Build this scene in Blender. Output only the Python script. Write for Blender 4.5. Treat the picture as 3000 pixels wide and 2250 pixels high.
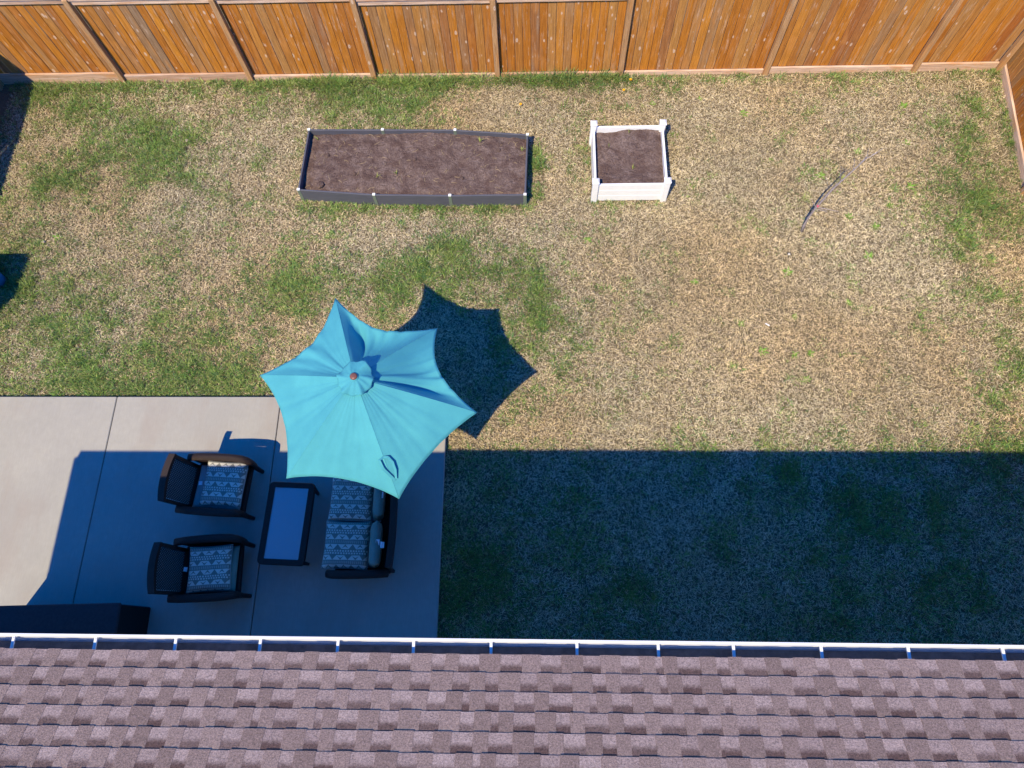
import bpy, math, random
import numpy as np
from mathutils import Matrix, Vector

# ------------------------------------------------------------------ scene, camera, light
scene = bpy.context.scene
for o in list(bpy.data.objects):
    bpy.data.objects.remove(o)
COL = scene.collection

cam_data = bpy.data.cameras.new("camera")
cam_data.sensor_width = 36.0
cam_data.lens = 36.0 * 2075.0 / 3000.0
cam_data.clip_start = 0.05
cam_data.clip_end = 1500.0
cam = bpy.data.objects.new("camera", cam_data)
COL.objects.link(cam)
RX = (0.999463, 0.0, -0.032754)
RY = (0.011259, -0.939058, 0.343575)
RZ = (-0.030757, -0.343759, -0.938554)
M = Matrix.Identity(4)
for i, r in enumerate((RX, RY, RZ)):
    M[i][0] = r[0]
    M[i][1] = -r[1]
    M[i][2] = -r[2]
M[2][3] = 10.0
cam.matrix_world = M
scene.camera = cam

SUN_TRAVEL = Vector((0.35, 0.635, -1.0)).normalized()
sun_el = math.asin(-SUN_TRAVEL.z)
sun_az = math.atan2(-SUN_TRAVEL.x, -SUN_TRAVEL.y)
world = bpy.data.worlds.new("World")
scene.world = world
world.use_nodes = True
wt = world.node_tree
wt.nodes.clear()
w_out = wt.nodes.new("ShaderNodeOutputWorld")
w_bg = wt.nodes.new("ShaderNodeBackground")
w_sky = wt.nodes.new("ShaderNodeTexSky")
w_sky.sky_type = 'NISHITA'
w_sky.sun_disc = False
w_sky.sun_elevation = sun_el
w_sky.sun_rotation = sun_az
w_sky.air_density = 1.0
w_sky.dust_density = 0.1
w_sky.ozone_density = 5.0
w_hs = wt.nodes.new("ShaderNodeHueSaturation")
w_hs.inputs['Saturation'].default_value = 1.55
w_hs.inputs['Hue'].default_value = 0.516
w_bg.inputs['Strength'].default_value = 0.122
wt.links.new(w_sky.outputs[0], w_hs.inputs['Color'])
wt.links.new(w_hs.outputs[0], w_bg.inputs['Color'])
wt.links.new(w_bg.outputs[0], w_out.inputs['Surface'])

sun_data = bpy.data.lights.new("sun", 'SUN')
sun_data.energy = 2.7
sun_data.angle = math.radians(0.5)
sun_data.color = (1.0, 0.865, 0.60)
sun = bpy.data.objects.new("sun", sun_data)
sun.rotation_euler = SUN_TRAVEL.to_track_quat('-Z', 'Y').to_euler()
sun.location = (-10, -18, 30)
COL.objects.link(sun)

scene.render.engine = 'CYCLES'
scene.render.resolution_x = 1024
scene.render.resolution_y = 768
scene.view_settings.view_transform = 'Standard'
scene.view_settings.look = 'None'
scene.view_settings.exposure = 1.42
scene.view_settings.gamma = 1.0
scene.view_settings.use_curve_mapping = False

rng = np.random.RandomState(7)
random.seed(7)

# ------------------------------------------------------------------ helpers: nodes
class NT:
    def __init__(s, name):
        s.m = bpy.data.materials.new(name)
        s.m.use_nodes = True
        s.t = s.m.node_tree
        s.t.nodes.clear()
        s.out = s.t.nodes.new("ShaderNodeOutputMaterial")
        s.b = s.t.nodes.new("ShaderNodeBsdfPrincipled")
        s.t.links.new(s.b.outputs[0], s.out.inputs[0])
        s.b.inputs['Roughness'].default_value = 0.8
        s.b.inputs['Specular IOR Level'].default_value = 0.3
    def node(s, typ, **kw):
        n = s.t.nodes.new(typ)
        for k, v in kw.items():
            setattr(n, k, v)
        return n
    def put(s, sock, v):
        if isinstance(v, bpy.types.NodeSocket):
            s.t.links.new(v, sock)
        elif v is not None:
            if sock.type == 'RGBA' and len(v) == 3:
                v = (*v, 1.0)
            sock.default_value = v
    def math(s, op, a, b=None, c=None, clamp=False):
        n = s.node("ShaderNodeMath", operation=op, use_clamp=clamp)
        for i, v in enumerate((a, b, c)):
            if v is not None:
                s.put(n.inputs[i], v)
        return n.outputs[0]
    def vmath(s, op, a, b=None):
        n = s.node("ShaderNodeVectorMath", operation=op)
        s.put(n.inputs[0], a)
        if b is not None:
            if op == 'SCALE':
                s.put(n.inputs[3], b)
            else:
                s.put(n.inputs[1], b)
        return n.outputs[0]
    def coord(s, which='Object'):
        return s.node("ShaderNodeTexCoord").outputs[which]
    def mapping(s, v, scale=(1, 1, 1), loc=(0, 0, 0), rot=(0, 0, 0)):
        n = s.node("ShaderNodeMapping")
        s.put(n.inputs[0], v)
        n.inputs['Scale'].default_value = scale
        n.inputs['Location'].default_value = loc
        n.inputs['Rotation'].default_value = rot
        return n.outputs[0]
    def noise(s, v, scale=5, detail=4, rough=0.55, dist=0.0, color=False):
        n = s.node("ShaderNodeTexNoise")
        s.put(n.inputs['Vector'], v)
        n.inputs['Scale'].default_value = scale
        n.inputs['Detail'].default_value = detail
        n.inputs['Roughness'].default_value = rough
        n.inputs['Distortion'].default_value = dist
        return n.outputs['Color' if color else 'Fac']
    def voronoi(s, v, scale=5, feature='F1', out='Distance', rand=1.0):
        n = s.node("ShaderNodeTexVoronoi", feature=feature)
        s.put(n.inputs['Vector'], v)
        n.inputs['Scale'].default_value = scale
        n.inputs['Randomness'].default_value = rand
        return n.outputs[out]
    def ramp(s, f, stops, interp='LINEAR'):
        n = s.node("ShaderNodeValToRGB")
        n.color_ramp.interpolation = interp
        el = n.color_ramp.elements
        while len(el) < len(stops):
            el.new(0.5)
        for e, (p, c) in zip(el, stops):
            e.position = p
            if not hasattr(c, '__len__'):
                c = (c, c, c)
            e.color = (*c, 1.0)
        s.put(n.inputs[0], f)
        return n.outputs[0]
    def mix(s, fac, a, b, mode='MIX'):
        n = s.node("ShaderNodeMix", data_type='RGBA', blend_type=mode)
        s.put(n.inputs[0], fac)
        s.put(n.inputs[6], a)
        s.put(n.inputs[7], b)
        return n.outputs[2]
    def map(s, v, a, b, c, d):
        n = s.node("ShaderNodeMapRange")
        s.put(n.inputs[0], v)
        for i, x in enumerate((a, b, c, d)):
            n.inputs[i + 1].default_value = x
        return n.outputs[0]
    def rnd(s):
        return s.node("ShaderNodeObjectInfo").outputs['Random']
    def sep(s, v):
        n = s.node("ShaderNodeSeparateXYZ")
        s.put(n.inputs[0], v)
        return n.outputs
    def comb(s, x, y, z):
        n = s.node("ShaderNodeCombineXYZ")
        for i, v in enumerate((x, y, z)):
            s.put(n.inputs[i], v)
        return n.outputs[0]
    def hsv(s, col, h=None, sat=None, val=None):
        n = s.node("ShaderNodeHueSaturation")
        s.put(n.inputs['Color'], col)
        for k, v in (('Hue', h), ('Saturation', sat), ('Value', val)):
            if v is not None:
                s.put(n.inputs[k], v)
        return n.outputs[0]
    def color(s, c):
        s.put(s.b.inputs['Base Color'], c)
    def rough(s, v):
        s.put(s.b.inputs['Roughness'], v)
    def bump(s, h, strength=0.5, dist=0.01):
        n = s.node("ShaderNodeBump")
        n.inputs['Strength'].default_value = strength
        n.inputs['Distance'].default_value = dist
        s.put(n.inputs['Height'], h)
        s.t.links.new(n.outputs[0], s.b.inputs['Normal'])

def plain(name, col, rough=0.6, var=0.12, scale=20.0, bump=0.0, spec=0.3):
    n = NT(name)
    f = n.noise(n.coord(), scale, 5, 0.6)
    n.color(n.hsv(col, val=n.map(f, 0.25, 0.75, 1 - var, 1 + var)))
    n.rough(rough)
    n.b.inputs['Specular IOR Level'].default_value = spec
    if bump:
        n.bump(n.noise(n.coord(), scale * 6, 4, 0.6), bump, 0.004)
    return n.m

# ------------------------------------------------------------------ helpers: meshes
class MB:
    def __init__(s):
        s.v = []
        s.f = []
        s.uv = None
    def add(s, verts, faces):
        o = len(s.v)
        s.v += [tuple(p) for p in verts]
        s.f += [tuple(i + o for i in f) for f in faces]
        return s
    def box(s, x0, x1, y0, y1, z0, z1, mat=None):
        vs = [Vector((x, y, z)) for z in (z0, z1) for y in (y0, y1) for x in (x0, x1)]
        if mat is not None:
            vs = [mat @ p for p in vs]
        return s.add(vs, [(0, 2, 3, 1), (4, 5, 7, 6), (0, 1, 5, 4), (2, 6, 7, 3), (0, 4, 6, 2), (1, 3, 7, 5)])
    def rbox(s, x0, x1, y0, y1, z0, z1, r=0.01, mat=None):
        """box with chamfered edges"""
        xs, ys, zs = (x0, x1), (y0, y1), (z0, z1)
        vs, idx = [], {}
        for cx in (0, 1):
            for cy in (0, 1):
                for cz in (0, 1):
                    sx, sy, sz = 1 - 2 * cx, 1 - 2 * cy, 1 - 2 * cz
                    X, Y, Z = xs[cx], ys[cy], zs[cz]
                    for a, p in enumerate(((X, Y + sy * r, Z + sz * r), (X + sx * r, Y, Z + sz * r), (X + sx * r, Y + sy * r, Z))):
                        idx[cx, cy, cz, a] = len(vs)
                        vs.append(Vector(p))
        fs = []
        for c in (0, 1):
            q = [(0, 0), (1, 0), (1, 1), (0, 1)]
            fs.append([idx[c, a, b, 0] for a, b in q])
            fs.append([idx[a, c, b, 1] for a, b in q])
            fs.append([idx[a, b, c, 2] for a, b in q])
        for a in (0, 1):
            for b in (0, 1):
                fs.append([idx[0, a, b, 1], idx[1, a, b, 1], idx[1, a, b, 2], idx[0, a, b, 2]])
                fs.append([idx[a, 0, b, 0], idx[a, 1, b, 0], idx[a, 1, b, 2], idx[a, 0, b, 2]])
                fs.append([idx[a, b, 0, 0], idx[a, b, 1, 0], idx[a, b, 1, 1], idx[a, b, 0, 1]])
                for c in (0, 1):
                    fs.append([idx[a, b, c, 0], idx[a, b, c, 1], idx[a, b, c, 2]])
        cen = Vector(((x0 + x1) / 2, (y0 + y1) / 2, (z0 + z1) / 2))
        out = []
        for f in fs:
            n = (vs[f[1]] - vs[f[0]]).cross(vs[f[2]] - vs[f[0]])
            m = sum((vs[i] for i in f), Vector()) / len(f)
            out.append(tuple(f) if n.dot(m - cen) > 0 else tuple(reversed(f)))
        if mat is not None:
            vs = [mat @ p for p in vs]
        return s.add(vs, out)
    def tube(s, pts, rad, n=8, cap=True):
        pts = [Vector(p) for p in pts]
        if not hasattr(rad, '__len__'):
            rad = [rad] * len(pts)
        rings = []
        for i, p in enumerate(pts):
            d = (pts[min(i + 1, len(pts) - 1)] - pts[max(i - 1, 0)]).normalized()
            a = d.cross(Vector((0, 0, 1)))
            if a.length < 1e-3:
                a = d.cross(Vector((0, 1, 0)))
            a.normalize()
            b = d.cross(a)
            rings.append([p + rad[i] * (math.cos(2 * math.pi * k / n) * a + math.sin(2 * math.pi * k / n) * b) for k in range(n)])
        vs = [q for r in rings for q in r]
        fs = []
        for i in range(len(pts) - 1):
            for k in range(n):
                k2 = (k + 1) % n
                fs.append((i * n + k, i * n + k2, (i + 1) * n + k2, (i + 1) * n + k))
        if cap:
            fs.append(tuple(reversed(range(n))))
            fs.append(tuple((len(pts) - 1) * n + k for k in range(n)))
        return s.add(vs, fs)
    def lathe(s, prof, c=(0, 0, 0), n=24):
        vs = [(c[0] + r * math.cos(2 * math.pi * k / n), c[1] + r * math.sin(2 * math.pi * k / n), c[2] + z) for r, z in prof for k in range(n)]
        fs = []
        for i in range(len(prof) - 1):
            for k in range(n):
                k2 = (k + 1) % n
                fs.append((i * n + k, i * n + k2, (i + 1) * n + k2, (i + 1) * n + k))
        return s.add(vs, fs)
    def sweep(s, section, path_frames):
        """closed section (2D) carried along frames (origin, ax, ay)"""
        n = len(section)
        vs, fs = [], []
        for o, ax, ay in path_frames:
            for u, w in section:
                vs.append(Vector(o) + Vector(ax) * u + Vector(ay) * w)
        for i in range(len(path_frames) - 1):
            for k in range(n):
                k2 = (k + 1) % n
                fs.append((i * n + k, i * n + k2, (i + 1) * n + k2, (i + 1) * n + k))
        fs.append(tuple(reversed(range(n))))
        L = len(path_frames) - 1
        fs.append(tuple(L * n + k for k in range(n)))
        return s.add(vs, fs)
    def mesh(s, name, mat, smooth=False):
        me = bpy.data.meshes.new(name)
        me.from_pydata(s.v, [], s.f)
        if smooth:
            me.polygons.foreach_set('use_smooth', [True] * len(me.polygons))
        me.materials.append(mat)
        me.update()
        return me
    def build(s, name, mat, parent=None, smooth=False, loc=None):
        return link(name, s.mesh(name, mat, smooth), parent, loc)

def link(name, me, parent=None, loc=None, rz=0.0):
    o = bpy.data.objects.new(name, me)
    COL.objects.link(o)
    if parent is not None:
        o.parent = parent
    if loc is not None:
        o.location = loc
    o.rotation_euler.z = rz
    return o

def tag(o, label, cat, group=None):
    o['label'] = label
    o['category'] = cat
    if group:
        o['group'] = group
    return o

def thing(name, label, cat, loc=(0, 0, 0), rz=0.0, group=None):
    return tag(link(name, None, None, loc, rz), label, cat, group)

def fbm(x, y, seed=0, octs=4, scale=1.0):
    """cheap smooth value noise (numpy)"""
    x = np.asarray(x, float) * scale
    y = np.asarray(y, float) * scale
    r = np.random.RandomState(seed)
    tot = np.zeros(np.broadcast(x, y).shape)
    amp, nrm = 1.0, 0.0
    for o in range(octs):
        tab = r.rand(64, 64)
        xi = np.floor(x).astype(int)
        yi = np.floor(y).astype(int)
        fx = x - xi
        fy = y - yi
        fx = fx * fx * (3 - 2 * fx)
        fy = fy * fy * (3 - 2 * fy)
        a = tab[xi % 64, yi % 64]
        b = tab[(xi + 1) % 64, yi % 64]
        c = tab[xi % 64, (yi + 1) % 64]
        d = tab[(xi + 1) % 64, (yi + 1) % 64]
        tot += amp * ((a * (1 - fx) + b * fx) * (1 - fy) + (c * (1 - fx) + d * fx) * fy)
        nrm += amp
        amp *= 0.5
        x = x * 2.03 + 11.3
        y = y * 2.03 + 5.7
    return tot / nrm

# ------------------------------------------------------------------ materials
def m_ground():
    n = NT("thatch_soil")
    c = n.coord()
    f = n.noise(c, 1.2, 5, 0.6)
    g = n.noise(c, 45, 4, 0.7)
    col = n.mix(f, (0.20, 0.15, 0.085), (0.14, 0.11, 0.06))
    col = n.mix(n.map(g, 0.35, 0.65, 0, 1), col, (0.065, 0.05, 0.03))
    n.color(col)
    n.rough(0.95)
    n.bump(g, 0.8, 0.02)
    return n.m

def m_blade(name, rough=0.6, trans=0.25):
    n = NT(name)
    a = n.node("ShaderNodeAttribute", attribute_name="tint")
    n.color(a.outputs['Color'])
    n.rough(rough)
    n.b.inputs['Specular IOR Level'].default_value = 0.25
    tr = n.node("ShaderNodeBsdfTranslucent")
    n.t.links.new(a.outputs['Color'], tr.inputs['Color'])
    mx = n.node("ShaderNodeMixShader")
    mx.inputs[0].default_value = trans
    n.t.links.new(n.b.outputs[0], mx.inputs[1])
    n.t.links.new(tr.outputs[0], mx.inputs[2])
    n.t.links.new(mx.outputs[0], n.out.inputs[0])
    return n.m

def m_concrete():
    n = NT("concrete")
    c = n.coord()
    f = n.noise(c, 0.9, 5, 0.6)
    f2 = n.noise(c, 14, 5, 0.65)
    f3 = n.noise(n.mapping(c, (26, 1.2, 1)), 6, 3, 0.6)
    sp = n.noise(c, 130, 2, 0.5)
    col = n.mix(n.map(f, 0.3, 0.7, 0, 1), (0.365, 0.340, 0.285), (0.30, 0.282, 0.245))
    col = n.mix(n.map(f2, 0.3, 0.7, 0, 0.45), col, (0.275, 0.26, 0.225))
    col = n.mix(n.map(f3, 0.35, 0.65, 0, 0.3), col, (0.235, 0.22, 0.19))
    col = n.mix(n.map(sp, 0.72, 0.78, 0, 0.5), col, (0.22, 0.19, 0.17))
    stain = n.map(n.noise(n.mapping(c, (1.0, 0.35, 1), (3.1, 0.4, 0)), 1.6, 4, 0.6), 0.50, 0.70, 0, 0.5)
    col = n.mix(stain, col, (0.27, 0.22, 0.18))
    n.color(col)
    n.rough(0.9)
    w = n.node("ShaderNodeTexWave", wave_type='BANDS', bands_direction='X')
    n.put(w.inputs['Vector'], c)
    w.inputs['Scale'].default_value = 28
    w.inputs['Distortion'].default_value = 1.5
    w.inputs['Detail'].default_value = 2
    h = n.math('ADD', n.math('MULTIPLY', w.outputs['Fac'], 0.5), n.noise(c, 220, 3, 0.6))
    n.bump(h, 0.5, 0.004)
    return n.m

def m_wood(name, stops, weather=(0.30, 0.22, 0.15), knots=True, val=1.0):
    """stained softwood board, grain along local Z, one tone for each board"""
    n = NT(name)
    c = n.coord()
    r = n.rnd()
    off = n.comb(n.math('MULTIPLY', r, 37.0), n.math('MULTIPLY', r, 19.0), n.math('MULTIPLY', r, 53.0))
    p = n.vmath('ADD', c, off)
    tone = n.ramp(n.math('FRACT', n.math('MULTIPLY', r, 7.31)), stops)
    gr = n.noise(n.mapping(p, (30, 30, 1.3)), 2.2, 5, 0.65, 0.6)
    streak = n.noise(n.mapping(p, (9, 9, 0.55)), 2.0, 3, 0.6)
    col = n.mix(n.map(gr, 0.32, 0.66, 0.0, 0.8), tone, n.mix(0.72, tone, (0.09, 0.028, 0.006)))
    col = n.mix(n.map(streak, 0.54, 0.74, 0.0, 0.55), col, weather)
    amb = n.noise(n.mapping(p, (3, 3, 0.8), (4, 2, 9)), 2.4, 3, 0.5)
    col = n.mix(n.map(amb, 0.55, 0.7, 0, 0.55), col, (0.47, 0.20, 0.05))
    if knots:
        q = n.mapping(p, (9.0, 9.0, 4.2))
        k = n.voronoi(q, 1.0)
        kk = n.math('ADD', k, n.map(n.noise(p, 3.0, 2, 0.5), 0.4, 0.62, 0.16, -0.03))
        kk = n.math('ADD', kk, n.math('MULTIPLY', n.math('SUBTRACT', n.noise(p, 60, 2, 0.5), 0.5), 0.12))
        col = n.mix(n.map(kk, 0.09, 0.2, 0.8, 0.0), col, (0.60, 0.44, 0.32))
        col = n.mix(n.map(kk, 0.02, 0.06, 0.6, 0.0), col, (0.20, 0.10, 0.05))
        worn = n.noise(n.mapping(p, (14, 14, 1.6), (7, 1, 3)), 1.7, 4, 0.7)
        col = n.mix(n.map(worn, 0.58, 0.74, 0, 0.65), col, (0.56, 0.39, 0.27))
    n.color(n.hsv(col, val=val))
    n.rough(0.75)
    n.bump(gr, 0.5, 0.004)
    return n.m

def m_fabric_plain(name, col, bump=0.3):
    n = NT(name)
    c = n.coord()
    f = n.noise(c, 6, 4, 0.6)
    w = n.noise(c, 160, 2, 0.5)
    n.color(n.hsv(col, val=n.math('ADD', n.map(f, 0.3, 0.7, 0.85, 1.12), n.map(w, 0.3, 0.7, -0.12, 0.12))))
    n.rough(0.95)
    n.bump(w, bump, 0.003)
    return n.m

def m_pillow():
    n = NT("patterned_fabric")
    uv = n.node("ShaderNodeUVMap").outputs[0]
    wob = n.noise(n.coord(), 9, 3, 0.5, color=True)
    uv = n.vmath('ADD', uv, n.vmath('SCALE', n.vmath('SUBTRACT', wob, (0.5, 0.5, 0.5)), 0.02))
    x, y, z = n.sep(uv)
    r = n.rnd()
    p = n.math('FRACT', n.math('ADD', n.math('MULTIPLY', y, 2.35), r))
    def zig(fr, ph=0.0):
        a = n.math('FRACT', n.math('ADD', n.math('MULTIPLY', x, fr), ph))
        return n.math('MULTIPLY', n.math('ABSOLUTE', n.math('SUBTRACT', a, 0.5)), 2.0)
    def band(lo, hi):
        return n.math('MULTIPLY', n.math('GREATER_THAN', p, lo), n.math('LESS_THAN', p, hi))
    def rel(lo, hi):
        return n.map(p, lo, hi, 0.0, 1.0)
    a = n.math('MULTIPLY', band(0.02, 0.25), n.math('LESS_THAN', rel(0.02, 0.25), zig(6.0)))
    a2 = n.math('MULTIPLY', band(0.02, 0.25), n.math('GREATER_THAN', rel(0.02, 0.25), n.math('ADD', zig(3.0, 0.25), 0.45)))
    d1 = n.math('MULTIPLY', band(0.305, 0.385), n.math('LESS_THAN', n.math('FRACT', n.math('MULTIPLY', x, 17.0)), 0.58))
    d2 = n.math('MULTIPLY', band(0.42, 0.50), n.math('LESS_THAN', n.math('FRACT', n.math('ADD', n.math('MULTIPLY', x, 17.0), 0.4)), 0.58))
    b = n.math('MULTIPLY', band(0.55, 0.78), n.math('LESS_THAN', n.math('SUBTRACT', 1.0, rel(0.55, 0.78)), zig(6.0, 0.5)))
    b2 = n.math('MULTIPLY', band(0.55, 0.78), n.math('GREATER_THAN', n.math('SUBTRACT', 1.0, rel(0.55, 0.78)), n.math('ADD', zig(3.0, 0.0), 0.45)))
    e = n.math('MULTIPLY', band(0.83, 0.97), n.math('MULTIPLY', n.math('LESS_THAN', n.math('FRACT', n.math('MULTIPLY', x, 23.0)), 0.4), 0.55))
    tot = n.math('ADD', n.math('ADD', n.math('ADD', a, a2), n.math('ADD', d1, d2)), n.math('ADD', n.math('ADD', b, b2), e), clamp=True)
    wv = n.noise(n.coord(), 180, 2, 0.6)
    tot = n.math('MULTIPLY', tot, n.map(wv, 0.3, 0.7, 0.75, 1.0))
    n.color(n.mix(tot, (0.19, 0.18, 0.15), (0.60, 0.565, 0.46)))
    n.rough(0.95)
    n.bump(wv, 0.3, 0.003)
    return n.m

def m_shingle():
    n = NT("asphalt_shingle")
    uv = n.node("ShaderNodeUVMap").outputs[0]
    u, v, _ = n.sep(uv)
    c = n.coord()
    r = n.rnd()
    pt = n.vmath('ADD', c, n.comb(n.math('MULTIPLY', r, 11.0), n.math('MULTIPLY', r, 23.0), 0.0))
    # u: integer part = piece serial, fraction <.5 flat (printed band), >.5 raised tab
    isB = n.math('GREATER_THAN', n.math('FRACT', u), 0.5)
    ser = n.math('FRACT', n.math('MULTIPLY', n.math('ADD', n.math('FLOOR', u), n.math('MULTIPLY', r, 91.7)), 0.6180339))
    ser2 = n.math('FRACT', n.math('MULTIPLY', ser, 5.77))
    light = n.mix(ser, (0.37, 0.268, 0.232), (0.295, 0.208, 0.18))
    bandc = (0.105, 0.060, 0.050)
    tab = n.mix(ser2, (0.285, 0.198, 0.166), (0.215, 0.145, 0.12))
    edge = n.math('ADD', v, n.math('MULTIPLY', n.math('SUBTRACT', n.noise(pt, 38, 3, 0.6), 0.5), 0.28))
    grad = n.map(edge, 0.46, 0.72, 0.0, 1.0)
    grad = n.math('MULTIPLY', grad, n.map(ser2, 0.0, 1.0, 0.7, 1.0))
    A = n.mix(grad, light, bandc)
    col = n.mix(isB, A, tab)
    gr = n.noise(pt, 190, 3, 0.75)
    gr2 = n.noise(pt, 85, 2, 0.8)
    val = n.math('ADD', n.map(gr, 0.3, 0.7, 0.62, 1.38), n.map(gr2, 0.32, 0.68, -0.36, 0.36))
    n.color(n.hsv(col, val=val))
    n.rough(0.93)
    n.bump(n.math('ADD', gr, n.math('MULTIPLY', gr2, 0.7)), 0.9, 0.006)
    return n.m

def m_soil():
    n = NT("garden_soil")
    c = n.coord()
    f = n.noise(c, 5, 5, 0.62, 0.4)
    g = n.noise(c, 60, 5, 0.75)
    col = n.mix(n.map(f, 0.38, 0.62, 0, 1), (0.150, 0.096, 0.080), (0.32, 0.235, 0.20))
    g3 = n.noise(c, 24, 4, 0.7)
    col = n.mix(n.map(g3, 0.38, 0.62, 0, 0.7), col, (0.135, 0.087, 0.072))
    col = n.mix(n.map(g, 0.35, 0.7, 0, 0.6), col, (0.05, 0.03, 0.026))
    sp = n.voronoi(c, 90)
    col = n.mix(n.map(sp, 0.06, 0.12, 0.7, 0.0), col, (0.38, 0.28, 0.17))
    n.color(col)
    n.rough(1.0)
    n.b.inputs['Specular IOR Level'].default_value = 0.1
    n.bump(n.math('ADD', g, n.math('MULTIPLY', g3, 1.5)), 1.0, 0.03)
    return n.m

def m_canopy():
    n = NT("turquoise_canvas")
    c = n.coord()
    f = n.noise(c, 3.0, 4, 0.6)
    w = n.noise(n.mapping(c, (1, 1, 1)), 240, 2, 0.6)
    col = n.mix(n.map(f, 0.3, 0.7, 0, 1), (0.052, 0.275, 0.335), (0.066, 0.325, 0.375))
    n.color(n.hsv(col, val=n.map(w, 0.3, 0.7, 0.94, 1.06)))
    n.rough(0.85)
    n.bump(n.noise(c, 28, 3, 0.6), 0.15, 0.01)
    tr = n.node("ShaderNodeBsdfTranslucent")
    n.put(tr.inputs['Color'], (0.02, 0.30, 0.45))
    mx = n.node("ShaderNodeMixShader")
    mx.inputs[0].default_value = 0.08
    n.t.links.new(n.b.outputs[0], mx.inputs[1])
    n.t.links.new(tr.outputs[0], mx.inputs[2])
    n.t.links.new(mx.outputs[0], n.out.inputs[0])
    return n.m

def m_wicker():
    n = NT("dark_wicker")
    c = n.coord()
    x, y, z = n.sep(c)
    s1 = n.math('SINE', n.math('MULTIPLY', n.math('ADD', x, z), 260.0))
    s2 = n.math('SINE', n.math('MULTIPLY', n.math('ADD', y, n.math('MULTIPLY', z, 0.6)), 300.0))
    h = n.math('MULTIPLY', s1, s2)
    f = n.noise(c, 40, 3, 0.6)
    col = n.mix(n.map(h, -1, 1, 0, 1), (0.009, 0.006, 0.005), (0.040, 0.024, 0.020))
    n.color(n.hsv(col, val=n.map(f, 0.3, 0.7, 0.8, 1.25)))
    n.rough(0.5)
    n.b.inputs['Specular IOR Level'].default_value = 0.2
    n.bump(h, 0.6, 0.004)
    return n.m

def m_glass():
    n = NT("tempered_glass")
    c = n.coord()
    dots = n.map(n.noise(c, 260, 2, 0.5), 0.35, 0.65, 0.0, 1.0)
    t = n.node("ShaderNodeBsdfTransparent")
    t.inputs[0].default_value = (0.80, 0.86, 0.88, 1)
    d = n.node("ShaderNodeBsdfDiffuse")
    n.put(d.inputs['Color'], (0.68, 0.70, 0.72))
    g = n.node("ShaderNodeBsdfGlossy")
    g.inputs['Roughness'].default_value = 0.12
    m1 = n.node("ShaderNodeMixShader")
    n.put(m1.inputs[0], n.math('ADD', n.math('MULTIPLY', dots, 0.06), 0.31))
    n.t.links.new(t.outputs[0], m1.inputs[1])
    n.t.links.new(d.outputs[0], m1.inputs[2])
    fr = n.node("ShaderNodeFresnel")
    m2 = n.node("ShaderNodeMixShader")
    n.t.links.new(fr.outputs[0], m2.inputs[0])
    n.t.links.new(m1.outputs[0], m2.inputs[1])
    n.t.links.new(g.outputs[0], m2.inputs[2])
    n.t.links.new(m2.outputs[0], n.out.inputs[0])
    return n.m

def m_composite():
    n = NT("dark_composite")
    c = n.coord()
    g = n.noise(n.mapping(c, (2.5, 60, 60)), 1.5, 4, 0.6)
    col = n.mix(n.map(g, 0.3, 0.7, 0, 1), (0.060, 0.062, 0.078), (0.098, 0.098, 0.118))
    n.color(col)
    n.rough(0.55)
    n.bump(g, 0.3, 0.003)
    return n.m

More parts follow.
